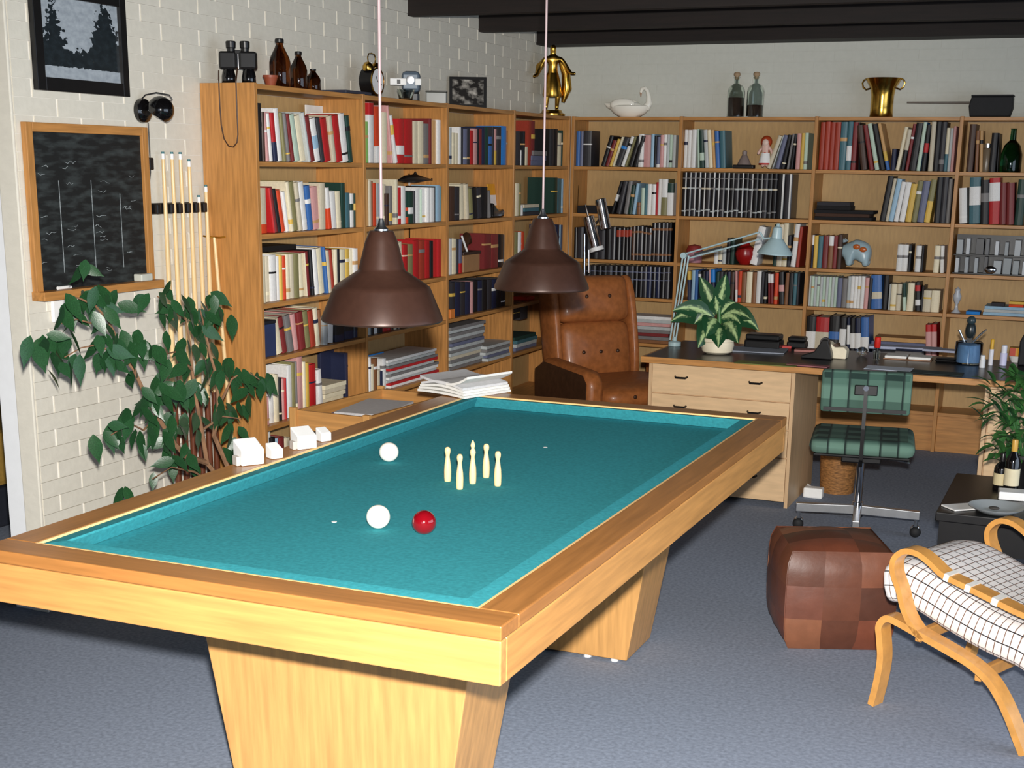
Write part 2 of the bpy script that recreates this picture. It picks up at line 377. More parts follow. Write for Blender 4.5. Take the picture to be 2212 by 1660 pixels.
# ------------------------------------------------------------------ billiard table
TX0, TX1, TY0, TY1, TZ, TB = 1.231, 2.539, -6.072, -3.497, .80, .675
RW, CW, BED = .088, .048, .758
bt = thing('billiard_table', 'large oak carom billiard table with teal cloth on two tapered pedestals', 'billiard table', ((TX0+TX1)/2, (TY0+TY1)/2, 0))
hx, hy = (TX1-TX0)/2, (TY1-TY0)/2
def bpart(mb, name, mt, parent=None, **k): return mb.build(name, mt, parent or bt, **k)
for s in (-1, 1):
    y0, y1 = sorted((s*hy, s*(hy-RW)))
    bpart(MB().box(-hx, hx, y0, y1, TZ-.03, TZ), 'rail', 'rail_x', bevel=.003)
    x0, x1 = sorted((s*hx, s*(hx-RW)))
    bpart(MB().box(x0, x1, -hy+RW, hy-RW, TZ-.03, TZ), 'rail', 'rail_y', bevel=.003)
    y0, y1 = sorted((s*(hy-.001), s*(hy-.031)))
    bpart(MB().box(-hx+.001, hx-.001, y0, y1, TB, TZ-.0315), 'apron', 'table_x', bevel=.003)
    x0, x1 = sorted((s*(hx-.001), s*(hx-.031)))
    bpart(MB().box(x0, x1, -hy+.031, hy-.031, TB, TZ-.0315), 'apron', 'table_y', bevel=.003)
    # pale strip painting in the light caught by the rails' inner edges
    a, b = sorted((s*(hy-RW), s*(hy-RW-.005)))
    bpart(MB().box(-hx+RW, hx-RW, a, b, BED, TZ-.0005), 'lit_edge_strip', 'lit_edge')
    a, b = sorted((s*(hx-RW), s*(hx-RW-.005)))
    bpart(MB().box(a, b, -hy+RW+.005, hy-RW-.005, BED, TZ-.0005), 'lit_edge_strip', 'lit_edge')
# cushions: cloth-covered wedges with an overhanging nose, mitred at the corners
ix, iy = hx-RW-.005, hy-RW-.005
prof = [(0, TZ-.006-BED), (.012, TZ-.004-BED), (CW-.004, .041), (CW, .037), (CW-.002, .033), (CW-.02, 0.002), (0, .002)]
def cushion(p0, p1, inward):
    p0, p1, n = Vector(p0), Vector(p1), Vector(inward); d = (p1-p0).normalized(); vs = []; k = len(prof)
    for P, sg in ((p0, 1), (p1, -1)):
        for t, z in prof: q = P + n*t + d*(t*sg); vs.append((q.x, q.y, BED+z))
    fs = [tuple(range(k)), tuple(range(2*k-1, k-1, -1))]+[(i, (i+1) % k+0, k+(i+1) % k, k+i) for i in range(k)]
    fs = fs[:2]+[tuple(reversed(f)) for f in fs[2:]]
    return MB().add(vs, fs)
for p0, p1, n in (((-ix,-iy),(ix,-iy),(0,1)), ((ix,-iy),(ix,iy),(-1,0)), ((ix,iy),(-ix,iy),(0,-1)), ((-ix,iy),(-ix,-iy),(1,0))):
    o = bpart(cushion((*p0,0),(*p1,0),(*n,0)), 'cushion', 'felt', smooth=True)
bpart(MB().box(-hx+.04, hx-.04, -hy+.04, hy-.04, BED-.035, BED), 'bed_cloth', 'felt')
for x, y in ((1.487, -5.53), (2.062, -4.03)):
    pass
# chalk spots on the cloth
for u, v in ((722, 1128), (1178, 967)):
    p = on(u, v, 'z', BED); sp = MB().lathe([(.007, 0), (.007, .0008)], 16, (p.x-bt.location.x, p.y-bt.location.y, BED)); bpart(sp, 'spot', 'white')
for (yc0, yc1) in ((-5.56, -5.29), (-4.118, -3.85)):
    oy, ox = bt.location.y, bt.location.x
    b0 = [(1.56-ox, yc0-oy), (2.165-ox, yc0-oy), (2.165-ox, yc1-oy), (1.56-ox, yc1-oy)]; e = .115
    t0 = [(b0[0][0]-e, b0[0][1]-.03), (b0[1][0]+e, b0[1][1]-.03), (b0[2][0]+e, b0[2][1]+.03), (b0[3][0]-e, b0[3][1]+.03)]
    pd = bpart(MB().hexa([(*q, .012) for q in b0]+[(*q, BED-.036) for q in t0]), 'pedestal', 'table_v', bevel=.003)
    for x in (b0[0][0]+.05, b0[1][0]-.15, b0[1][0]-.05):
        for y in (b0[0][1]+.02, b0[2][1]-.02): MB().lathe([(.014, 0), (.014, .013)], 10, (x, y, 0)).build('levelling_pad', 'white', pd)
# balls, pins
def ball(u, v, name, mt, label):
    r = .03075; p = on(u, v, 'z', BED+r); o = MB().ell((0,0,0), r, r, r, 32, 20).build(name, mt, smooth='all'); o.location = (p.x, p.y, BED+r); tag(o, label, 'ball')
ball(840, 977, 'billiard_ball', 'ivory', 'ivory white billiard ball lying apart near the left cushion')
ball(817, 1117, 'billiard_ball', 'ivory', 'ivory white billiard ball lying beside the red ball')
ball(916, 1129, 'billiard_ball', 'redball', 'glossy red billiard ball on the teal cloth')
pin = [(0,0), (.0095,0), (.0098,.004), (.0105,.012), (.0108,.03), (.0098,.048), (.0074,.064), (.0060,.074), (.0062,.080), (.0080,.086), (.0088,.092), (.0080,.098), (.0048,.1025), (0,.1035)]
king = pin[:8]+[(.0058,.082),(.0080,.089),(.0086,.094),(.0076,.100),(.0046,.1045),(.0052,.108),(.0072,.113),(.0060,.119),(.0026,.127),(0,.130)]
pl = ['slim wooden skittle pin of the cluster, nearest the balls', 'slim wooden skittle pin of the cluster, towards the left cushion', 'wooden king skittle pin with a pointed finial in the cluster centre', 'slim wooden skittle pin of the cluster, towards the desk', 'slim wooden skittle pin of the cluster, towards the right cushion']
for (u, v), pf, lb in zip(((993,1057),(967,1040),(1021,1045),(1050,1032),(1075,1050)), (pin,pin,king,pin,pin), pl):
    p = on(u, v, 'z', BED); o = MB().lathe(pf, 20, caps=False).build('skittle_pin', 'pinwood', smooth='all'); o.location = (p.x, p.y, BED); tag(o, lb, 'skittle', 'skittle pins standing on the billiard cloth')

# ------------------------------------------------------------------ pendant lamps
def pendant(y, label, x=1.885, zr=1.283):
    t = thing('pendant_lamp', label, 'lamp', (x, y, zr), 0, 'brown pendant lamps over the billiard table')
    pr = [(.149,.0),(.152,.004),(.1505,.012),(.1360,.046),(.1225,.079),(.1185,.086),(.112,.091),(.0590,.1255),(.0570,.131),(.0405,.196),(.031,.218),(.029,.2215)]
    inn = [(r-.004, z-.002) for r, z in pr if z > .002]
    MB().lathe([(.146, .001)]+pr+[(.006,.222)], 48, caps=False).build('shade', 'lampbrown', t, smooth=True)
    MB().lathe([(.1455, .0015)]+inn, 48, caps=False).build('shade_lining', 'lampbrown', t, smooth=True)
    MB().lathe([(.018,.2225),(.018,.226),(.010,.234),(.007,.246),(.0045,.252)], 20).build('cord_grip', 'steel', t, smooth=True)
    MB().ell((0,0,.075), .03, .03, .038).build('bulb', 'white', t, smooth='all')
    MB().lathe([(.02,.10),(.02,.20)], 16).build('lamp_holder', 'black', t)
    MB().tube([(0,0,.25),(0,0,ZC-.02-zr)], .0036, 8).build('cord', 'tint', t, col=rgb(160,138,140))
pendant(-5.335, 'brown enamel pendant lamp over the balls end of the billiard table')
pendant(-4.27, 'brown enamel pendant lamp over the desk end of the billiard table')

# ------------------------------------------------------------------ bookcases
D = .27; YB = .20; ZT = 1.976; ST = [1.668, 1.371, 1.080, .845, .55, .245]
BAY = ['beside the cue rack', 'under the alarm clock', 'under the framed photo', 'under the gilt figurine', 'under the porcelain swan', 'under the two corked bottles', 'under the brass vase', 'under the long-handled pan']
YP = [-3.417, -2.517, -1.616, -.715, .195]; XP = [.285, 1.005, 1.848, 2.685, 3.53]
def bookcase(k):
    left = k < 4
    lab = ['tall oak bookcase bay with solid end panel beside the cue rack', 'tall oak bookcase bay standing under the twin-bell alarm clock', 'tall oak bookcase bay standing under the framed photo', 'oak bookcase bay in the corner under the gilt figurine',
           'oak bookcase bay standing behind the leather armchair', 'oak bookcase bay standing behind the desk lamp', 'oak bookcase bay standing under the brass vase', 'oak bookcase bay standing under the long-handled pan'][k]
    t = thing('bookcase', lab, 'bookcase', (0, YP[k], 0) if left else (XP[k-4], YB, 0), PI/2 if left else 0, 'oak bookcases along the walls')
    # local frame: x along the shelf, y from front (0) to wall (D)
    if left: t.location = (D, YP[k], 0)
    w = (YP[k+1]-YP[k]) if left else (XP[k-3]-XP[k-4])
    p = .021; ox = -.0105
    def B(n, a, b, c, d, e, f, mt, par=t, bv=.0015): return MB().box(a, b, c, d, e, f).build(n, mt, par, bevel=bv)
    B('upright', ox, ox+p, 0, D-.004, 0, ZT+.003, 'oak_v')
    if k in (3, 7): B('upright', w+ox, w+ox+p, .0 if k == 7 else .0, D-.004, 0, ZT+.003, 'oak_v')
    x0, x1 = ox+p+.0005, w+ox-.0005
    for z in [ZT]+ST: B('shelf', x0, x1, .004 if z < ZT else .002, D-.012, z-.021, z-.0005, 'oak_x')
    B('back_panel', x0, x1, D-.011, D-.005, .0, ZT-.022, 'backboard')
    B('plinth', x0, x1, .03, .045, 0, ST[5]-.022, 'oak_x')
    return t
for k in range(8): bookcase(k)
# ------------------------------------------------------------------ books
CN = {'k':('black',rgb(26,24,26)),'d':('charcoal',rgb(52,50,54)),'w':('white',rgb(240,238,234)),'c':('cream',rgb(240,228,196)),'i':('beige',rgb(214,202,176)),
 't':('tan',rgb(206,160,104)),'r':('red',rgb(190,34,36)),'o':('orange-red',rgb(222,74,36)),'m':('maroon',rgb(128,44,44)),'b':('blue',rgb(62,110,176)),'n':('navy',rgb(34,40,68)),
 'l':('pale blue',rgb(158,192,214)),'g':('dark green',rgb(30,62,52)),'e':('pale green',rgb(196,216,196)),'v':('olive',rgb(138,132,88)),'y':('yellow',rgb(226,186,84)),
 'p':('pink',rgb(216,160,156)),'a':('grey',rgb(128,124,122)),'s':('silver grey',rgb(190,194,192)),'h':('brown',rgb(138,92,58)),'u':('dark brown',rgb(72,48,36)),
 'q':('teal',rgb(70,112,122)),'z':('slate',rgb(108,112,138)),'x':('bright blue',rgb(40,130,210)),'G':('lime green',rgb(150,205,110)),'O':('rust',rgb(170,60,40))}
ORD = ['top', 'second', 'third', 'fourth', 'fifth', 'bottom']
def _cov():
    m = MB(); p = [(0,.02),(.12,.004),(.35,-.008),(.65,-.008),(.88,.004),(1,.02),(1,1),(.9,1),(.9,.06),(.1,.06),(.1,1),(0,1)]
    return m.prism(p, 0, 1).mesh('book_cover')
COVER = _cov(); COVER.materials.append(M['tint']); COVERG = COVER.copy(); COVERG.materials[0] = M['tintgloss']
PAGES = MB().box(.102, .898, .062, .97, .012, .985).mesh('page_block'); PAGES.materials.append(M['pages'])
BAND = MB().prism([(-.012,.016),(.12,-.004),(.35,-.016),(.65,-.016),(.88,-.004),(1.012,.016),(1.012,.12),(-.012,.12)], 0, 1).mesh('spine_label'); BAND.materials.append(M['tint'])
NB = [0]
def shelf_along(k, u, z, fr):
    """coordinate along the shelf (spine plane fr behind the front edge) seen at picture column u"""
    v = 400.
    for _ in range(6):
        P = on(u, v, 'x', D-fr) if k < 4 else on(u, v, 'y', YB+fr)
        a = P.y if k < 4 else P.x
        v = proj((D-fr, a, z) if k < 4 else (a, YB+fr, z))[1]
    return a
def bay_lim(k): return ((YP[k] if k < 4 else XP[k-4])+.0125, (YP[k+1] if k < 4 else XP[k-3])-.0125)
def clampa(k, *aa): lo, hi = bay_lim(k); return [min(max(a, lo), hi) for a in aa]
def put(k, o, a, z, fr, lean=0):
    o.location = (D-fr, a, z) if k < 4 else (a, YB+fr, z); o.rotation_euler = (0, lean, PI/2 if k < 4 else 0)
def one_book(k, a, w, h, z, c, lean, dep, fr, name, label, cat, group, bands=(), gloss=False):
    o = bpy.data.objects.new(name, COVERG if gloss else COVER); COL.objects.link(o); NB[0] += 1
    lift = w*math.sin(lean) if lean > 0 else 0
    put(k, o, a, z+lift+.0006, fr, lean); o.scale = (w, dep, h); o.color = (*c, 1); tag(o, label, cat, group)
    p = bpy.data.objects.new('page_block', PAGES); COL.objects.link(p); p.parent = o
    for cc, f0, f1 in bands:
        b = bpy.data.objects.new('spine_label', BAND); COL.objects.link(b); b.parent = o; b.scale = (1, 1, f1-f0); b.location = (0, 0, f0); b.color = (*CN[cc][1], 1)
    return o
ORDN = 'first second third fourth fifth sixth seventh eighth ninth tenth eleventh twelfth thirteenth fourteenth fifteenth sixteenth seventeenth eighteenth nineteenth twentieth twenty-first twenty-second twenty-third twenty-fourth'.split()
def row(k, s, crop, data, fr=.035, name='book', dep=None, gloss=False, kindword='book', pat=None, count=0):
    ox, oy, sc = crop; z = ST[s]; toks = [t.split(',') for t in data.split()]; end = float(toks[-1][0][1:]); items = toks[:-1]; B = []
    lo = (YP[k] if k < 4 else XP[k-4])+.0125; hi = (YP[k+1] if k < 4 else XP[k-3])-.0125
    for i, t in enumerate(items):
        x0 = float(t[0]); x1 = float(items[i+1][0]) if i+1 < len(items) else end
        yt = float(t[1]); lean_px = float(t[3]) if len(t) > 3 else 0
        f = fr + random.uniform(-.006, .010)
        a0 = shelf_along(k, ox+x0/sc, z, f); a1 = shelf_along(k, ox+x1/sc, z, f)
        ut, vt = ox+(x0+lean_px)/sc, oy+yt/sc
        P = on(ut, vt, 'x', D-f) if k < 4 else on(ut, vt, 'y', YB+f)
        th = math.atan2((P.y if k < 4 else P.x)-a0, P.z-z) if len(t) > 3 else 0
        if abs(th) < .045: th = 0
        B.append([a0, a1, th, min(P.z-z, (ZT if s == 0 else ST[s-1])-z-.027)*random.uniform(.985, 1.0), f, t])
    n = len(B)
    for _ in range(2):          # neighbouring books lean alike
        for i in range(1, n-1):
            if B[i][2] and B[i-1][2]*B[i][2] > 0 and B[i+1][2]*B[i][2] > 0: B[i][2] = (B[i-1][2]+2*B[i][2]+B[i+1][2])/4
    for b in B: b[0] = max(b[0], lo); b[1] = min(b[1], hi)
    B = [b for b in B if b[1]-b[0] > .005]; n = len(B); items = [b[5] for b in B]
    if not n: return
    if B[0][2] < 0 and B[0][0]-B[0][3]*math.tan(-B[0][2]) < lo: B[0][2] = 0
    for i in range(1, n):       # books leaning back on their left neighbour
        p, q = B[i-1], B[i]
        if q[2] < 0:
            for _ in range(12):
                need = p[1]+max(0, min(p[3], q[3])*(math.tan(-q[2])-math.tan(max(0, -p[2]))))
                if q[1]-need > .006: break
                q[2] *= .8
            q[0] = max(q[0], need)
    for i in range(n-1, -1, -1):   # books leaning on their right neighbour or the upright
        q = B[i]; r_ = B[i+1] if i+1 < n else None
        if q[2] > 0:
            for _ in range(12):
                lim = min(r_[0]-max(0, min(r_[3], q[3])*(math.tan(q[2])-math.tan(max(0, r_[2])))), r_[0]) if r_ else min(q[1], hi-q[3]*math.tan(q[2]))
                if lim-q[0] > .006: break
                q[2] *= .8
            q[1] = min(q[1], lim)
    for i, (a0, a1, th, hz, f, t) in enumerate(B):
        if t[2] == '.': continue
        dx = a1-a0; w = max(.005, dx*math.cos(th)*.965); h = (hz-(w*math.sin(th) if th > 0 else 0))/math.cos(th) if th > 0 else hz/math.cos(th)-w*abs(math.tan(th))
        q = random.uniform(.9, 1.06); c = tuple(min(1, x*q) for x in CN[t[2]][1])
        bands = [(b[0], int(b[1])/10, int(b[2])/10 if b[2] != 'X' else .998) for b in t[4:]]
        if pat: bands += pat(i)
        elif not bands and w > .014 and random.random() < .4:
            f0 = random.choice((.6, .68, .15)); bands = [(random.choice('wkctyna'), f0, f0+random.uniform(.03, .10))]
        pv = CN[items[i-1][2]][0] if i and items[i-1][2] != '.' else None
        nx = CN[items[i+1][2]][0] if i+1 < len(items) and items[i+1][2] != '.' else None
        cn = CN[t[2]][0]; size = 'slim' if w < .014 else ('thick' if w > .034 else '')
        st = ' '.join(x for x in (size, 'leaning' if abs(th) > .12 else '', cn) if x)
        place_ = f'{ORD[s]} shelf {BAY[k]}'
        if count: ctx = f'{ORDN[i+count-1]} from the corner-side upright'; st = cn
        elif pv and nx: ctx = f'between {pv} and {nx}' if pv != nx else f'between two {pv} ones'
        elif pv: ctx = f'after a {pv} one'
        elif nx: ctx = f'before a {nx} one'
        else: ctx = 'standing alone'
        dd = min(dep or random.uniform(.15, .20), D-.014-f)
        one_book(k, a0+dx*.0175, w, h, z, c, th, dd, f, name, short(f'{st} {kindword} {ctx}, {place_}'), 'binder' if name == 'ring_binder' else 'book', f'{kindword}s on the {place_}', bands, gloss)
def short(t):
    for a in (' the ', ' ones', 'leaning ', 'slim ', 'thick '):
        if len(t.replace('-', ' ').split()) <= 16: break
        t = t.replace(a, ' ' if a == ' the ' else '')
    return t
PB = dict(name='paperback', kindword='paperback')
cA = (430,60,5.53); cB = (750,60,5.53); cC = (540,360,5.533); cD = (540,640,4.883); cE = (780,360,5.533); cF = (900,200,5.53); cG = (780,600,5.533)
cH = (1200,220,7.373); cI = (1080,380,5.1875); cK = (1450,130,4.742); cL = (1430,450,5.03); cM = (1740,140,4.686); cO = (1720,440,4.496)
# bay beside the cue rack
row(0, 0, cA, '712,890,k,-20 768,1000,u,-25 800,1000,p,-45 846,1010,w,-48 888,1005,r,-58,n04 948,955,w,-50 1003,1000,v,-58 1050,1010,a,-60 1100,1020,m,-70 1150,1010,e,-85 1218,1030,c,-92 1285,1000,s,-92 1344,1040,m,-78 1394,1060,w,-72,l36 1462,1060,d,-76 1512,1060,r,-68 1588,1040,i,-62 1652,1030,r,-66 1726,1010,w,-62 1796,1040,g,-55 |1848')
row(0, 1, cC, '112,255,i,-16,o02 212,255,r,-68 303,240,m,-84 342,262,k,-80 386,268,o,-82 430,290,w,-60 478,172,c,-64 532,172,v,-62 584,176,i,-66 640,172,w,-66 698,220,b,-52 766,228,p,-42 846,196,i,-22 912,245,w,-38,o05 984,285,w,-20 1046,288,c,-22 1100,190,g,-12 1150,310,q,-10 1204,318,w,-6,g57 1246,320,g,-4,y57 1300,312,w |1338')
row(0, 2, cC, '142,1072,c,-10 200,1072,i,-12 254,1062,w,-14 332,1062,w,-12 366,1062,y,-14 402,1060,o,-16 444,1052,c,-20 490,1050,i,-22 540,1046,v,-24 600,1040,c,-28 652,1038,i,-34 690,1010,m,-38 730,1000,k,-38 780,985,w,-42 838,965,c,-44 900,962,b,-60 948,1000,i,-40 985,992,O,-38 1020,990,c,-18 1056,985,k,-10 1084,988,c,-4 1150,985,y 1200,984,c 1250,975,w 1300,975,c |1342', **PB)
row(0, 3, cD, '290,238,c,-56 352,212,m,-66 404,200,a,-56 474,186,p,-50 520,160,m,-36 598,150,v,-40 648,150,O,-46 704,120,c,-40 748,140,h,-30 778,225,s,-8 826,232,w,4 900,245,n,0,k3X 1000,245,n,0,k4X 1100,245,n,0,k4X |1192')
row(0, 4, cD, '180,1062,p 210,890,w 264,832,c 318,860,k 346,868,p 378,860,r 396,868,l 408,732,w 456,700,v 492,684,a |512')
row(0, 4, cD, '512,622,p 572,690,c 602,700,y 636,722,r 708,780,w,-30 |782', fr=.03)
row(0, 4, cD, '1010,600,n 1050,620,b 1092,700,r 1126,694,z |1158', fr=.09)
row(0, 5, cD, '182,1440,w 242,1490,k 288,1500,l 330,1490,m 380,1500,c |440')
# bay under the alarm clock
row(1, 0, cB, '206,1120,G,0 262,870,w,-8,r8X 330,930,o,-26,w03 418,1000,c,-4 486,915,p,-58 552,1030,w,-72,y68 610,1085,r,-6,w24 690,1085,r 790,1110,c 850,1110,c 920,1140,a 982,1078,m 1014,1100,t 1080,1100,w |1122')
row(1, 1, cE, '62,150,t 98,160,i 128,172,h 150,190,o 190,200,s 228,200,l 266,210,i 302,320,u 342,232,a,0,y13 380,222,v 412,152,c 446,250,r 488,232,w 538,300,g,0,o02,o45 578,300,g,0,w35 632,290,d 654,262,w 718,270,e 730,262,w 778,255,e 792,252,w 832,252,w 884,232,k 904,222,l 948,232,q 978,205,w |1018', **PB)
row(1, 2, cE, '440,900,c,-20 508,930,r,-4 566,930,v 626,880,r 700,880,O 770,885,r 830,890,k 868,872,r 920,868,r |986')
row(1, 3, cG, '40,300,a 84,300,s 126,320,k 160,330,w 204,300,k 264,290,r 320,290,r 362,300,u 396,310,i 430,310,k 446,300,w 482,300,d 556,290,e 620,290,e |682', **PB)
row(1, 4, cG, '98,950,w 128,1040,c 158,970,h 202,1110,i 242,1120,n 264,970,w |306')
# bay under the framed photograph
row(2, 0, cB, '1222,1190,s 1252,1250,c 1290,1255,c 1330,1182,w 1364,1200,d 1396,1205,z 1438,1200,d 1470,1222,r 1512,1200,p 1556,1205,k 1578,1205,m 1614,1184,n 1650,1184,g 1692,1300,b 1734,1180,d 1756,1205,p,0,y04 1804,1180,d 1842,1172,x 1902,1222,h 1942,1240,u |1984')
row(2, 1, cE, '1068,232,u 1124,236,d 1184,204,c,-12 1240,200,i,-14 1300,255,v,-22 1350,240,k,-30 1402,240,d,-16 1450,244,k 1516,282,a,-14 |1558')
row(2, 2, cE, '1042,866,w,0 1092,866,c 1144,872,d 1172,872,z,0,r03 |1212')
row(2, 2, cE, '1474,812,m 1560,812,m 1644,812,k 1704,814,d |1762', fr=.05)
row(2, 3, cG, '1076,60,d 1130,62,n 1190,60,d 1250,58,n 1310,50,p 1346,40,k 1400,36,n 1456,30,k 1510,26,d 1566,20,n 1620,16,k 1676,10,k 1730,6,d |1786')
# corner bay under the gilt figurine
row(3, 0, cF, '1206,455,d 1240,690,w 1272,460,k 1296,650,c 1330,335,O,14 1370,335,m,14 |1412')
row(3, 0, cF, '1545,432,k 1600,432,d 1640,432,k 1686,482,c 1728,445,g 1766,432,w 1808,455,k |1836')
row(3, 1, cI, '176,80,c 214,90,v 236,330,w |262')
row(3, 1, cI, '600,20,g 645,24,q 690,30,l 716,40,d |738')
row(3, 2, cI, '172,630,v 206,632,w 240,628,o |272')
row(3, 2, cI, '630,550,n 664,552,l 690,552,n 718,556,d |742')
# bay under the porcelain swan
row(4, 0, cH, '246,455,l 314,462,b 380,462,z 432,452,d |560')
row(4, 0, cH, '722,532,k,150 790,600,m,140 852,585,y,140 898,552,c,160 946,552,d,165,x67 1040,545,w,176 1100,545,v,170 1160,540,k,160 1240,532,k,130 |1306')
row(4, 0, cH, '1310,512,w,22 1394,528,p,16 1506,512,l,10 1558,540,k 1602,560,z,0,w01 1654,524,p 1708,520,w 1756,520,s 1802,524,e 1850,524,s |1904', **PB)
row(4, 1, cI, '1240,60,k,110,w46 1300,52,d,90 1384,50,a,50 1434,100,g,30 1478,82,l,52 1530,300,h,0 1574,132,e,20 1614,92,q,22 1644,92,w,12 1692,92,w,10 1738,72,r,8 1762,34,w,10 1800,36,v,8,w5X 1866,82,w,4,g7X |1936')
ENC = lambda i: [(random.choice('sas'), .10+.02*(i % 3), .13+.02*(i % 3)), (random.choice('ais'), .62, .66), ('a', .86, .88)]
RT = lambda i: [('O', .72, .93)] if i < 4 else [('h', .15, .2), ('h', .8, .86)]
kw = dict(name='encyclopedia_volume', gloss=True, kindword='encyclopedia')
row(4, 2, cI, '790,572,k 860,572,d 930,572,k 1010,560,k 1090,566,d 1170,570,k 1240,570,d |1288', count=1, **kw)
row(4, 2, cI, '1296,580,k 1346,580,k 1396,580,k 1430,576,k 1466,562,u 1508,560,k 1548,560,d 1596,576,k 1640,580,d 1690,522,k 1736,522,d 1784,522,k 1830,524,d 1872,526,k |1910', pat=RT, count=8, **kw)
row(4, 3, cI, '950,1004,k 1010,1004,d 1070,1004,k 1130,1006,k 1190,1006,d 1250,1008,k 1310,1008,k 1370,1010,k 1430,1012,d 1490,1012,k 1540,1014,k 1590,1016,d 1640,1016,n 1690,1018,k 1738,1018,n 1786,1020,k 1840,1020,d |1894', pat=lambda i: [('z', .55, .58), ('z', .80, .83)], count=1, **kw)
# bay under the two corked bottles
row(5, 0, cK, '114,710,w 156,710,w 197,710,w 244,705,e,-4 288,710,g,-10,e24 338,710,s,-22 386,710,c,-22 424,710,t,-22 456,725,b,-16 498,715,q,-8 |558')
row(5, 0, cK, '976,765,i,128 1030,768,s,124 1062,762,z,100 1122,760,k,76 1180,752,a,56 1218,752,k,48 1268,752,p,34 1314,745,y,20 1348,745,e,12 |1386')
row(5, 1, cK, ' '.join(f'{100+i*48.4:.0f},{1128+i*.3:.0f},{"kkd"[i%3]},22' for i in range(20))+' |1066', pat=ENC, count=1, **kw)
row(5, 1, cK, '1068,1132,k,14 1146,1134,d,10 |1218', **kw)
row(5, 2, cL, '560,432,w 606,436,c 648,440,s |690'); row(5, 2, cL, '694,325,k 736,330,g |780')
row(5, 2, cL, '950,190,w,110 |1030'); row(5, 2, cL, '1200,170,g 1240,170,i 1300,150,c 1350,290,d |1388'); row(5, 2, cL, '1392,152,w,62 1450,200,O,50 |1486')
row(5, 3, cL, '274,682,n,0,y7X 312,672,l 350,672,b 384,680,d,0,w89 420,682,k 456,684,n 492,666,p,0,n05 530,666,x,0,n06 574,690,g 612,690,d 652,692,k 692,692,n 732,692,u 776,684,p,0,w04 818,684,o 854,692,h 906,690,c 968,695,h 1014,684,w 1064,692,d 1098,700,k 1134,712,m,0,w7X 1172,712,m,0,w7X 1210,702,o 1250,692,k,0,p46 1324,702,h 1364,702,k 1414,704,q 1452,706,d |1480', **PB)
# bay under the brass vase
row(6, 0, cM, '126,562,O,36 176,562,O,36 226,562,O,36 276,562,O,36 330,562,q,36 400,566,q,36,w25 452,570,m,18 502,572,k,6 |550')
row(6, 0, cM, '560,605,u,-46 626,600,m,-80 692,590,e,-82 748,590,k,-84 810,590,t,-92,b02,y24 |856'); row(6, 0, cM, '860,850,n |906')
row(6, 0, cM, '908,622,c,98 956,650,k,72,i5X 1006,592,m,88 1044,562,k,80 1120,572,x,88,e0X 1168,600,k,62,r46 1236,572,i,52 1286,572,k,44 1340,574,d,42 1394,640,c,36,q04 1430,640,s,36 1462,622,p,34 |1492')
row(6, 1, cM, '746,1112,k,94 806,1150,i,70 838,1150,l,104 890,1182,w,92 946,1182,w,76 1006,1200,y,62 1070,1172,v,78 1126,1172,z,62 1196,1160,y,80,v5X 1296,1132,k,46 1356,1134,d,44 1414,1150,a,40 |1454')
row(6, 2, cO, '120,302,n,20,w7X 158,312,y,18 198,312,q,18 244,312,m,18 300,312,h,16,w7X 346,312,m,14 386,302,u,10 |430')
row(6, 2, cO, '966,396,w,16,a56 1022,396,w,16,a56 |1076'); row(6, 2, cO, '1078,396,k |1104'); row(6, 2, cO, '1146,406,w,18,a56 1202,406,k |1226'); row(6, 2, cO, '1326,406,c,12,a56 1380,406,w,10,a56 |1432')
row(6, 3, cO, ' '.join(f'{104+i*28},{702+i*1.2:.0f},{"se"[i%2]}' for i in range(10))+' 385,722,z 432,722,a 482,706,s 514,702,w 548,702,w 580,704,w 612,704,w 650,720,p 690,722,d |722', count=1, **PB)
row(6, 3, cO, '726,682,b,0,i35 830,684,k |878', name='ring_binder', kindword='ring binder')
row(6, 3, cO, '886,780,s 906,780,c 960,782,i 1008,770,e,0,g5X 1066,770,c 1130,762,k,0,w24,r79 1204,800,d 1222,842,i 1300,842,c |1384', **PB)
LB = dict(name='ring_binder', kindword='ring binder', dep=.20)
ST6 = 4
# bay under the dark box
row(7, 0, cM, '1622,600,u,30 1690,660,h,20 1746,660,t,10 |1790'); row(7, 0, cM, '1850,690,k,26 1920,690,k,20 |1946', **LB)
row(7, 1, cM, '1556,1240,w,-4 |1636'); row(7, 1, cM, '1654,1130,q,8,w48 1768,1160,k,8,a57 1852,1130,r,10,w59 1962,1190,m,14 2030,1190,m,8 2110,1160,g |2200', **LB)
print('books', NB[0])
# ------------------------------------------------------------------ things on top of the bookcases
RV = Vector((_rt.x, _rt.y, 0)).normalized()     # horizontal direction across the view, for things turned to the room
RZ = math.atan2(RV.y, RV.x)
def uvrect(o, u=(0,1), v=(0,1)):
    pass
def panel(name, mt, parent, P0, eu, ev, thick=.002):
    """flat printed panel with UVs: P0 lower left corner, eu / ev edge vectors"""
    P0, eu, ev = Vector(P0), Vector(eu), Vector(ev); n = eu.cross(ev).normalized()*thick
    q = [P0, P0+eu, P0+eu+ev, P0+ev]; m = MB().add([*q, *[x-n for x in q]], [(0,1,2,3),(7,6,5,4),(1,0,4,5),(2,1,5,6),(3,2,6,7),(0,3,7,4)])
    me = m.mesh(name); uv = me.uv_layers.new(name='UVMap')
    for i, c in enumerate(((0,0),(1,0),(1,1),(0,1))): uv.data[i].uv = c
    return place(name, me, mt, parent)
ZS = ZT+.0035
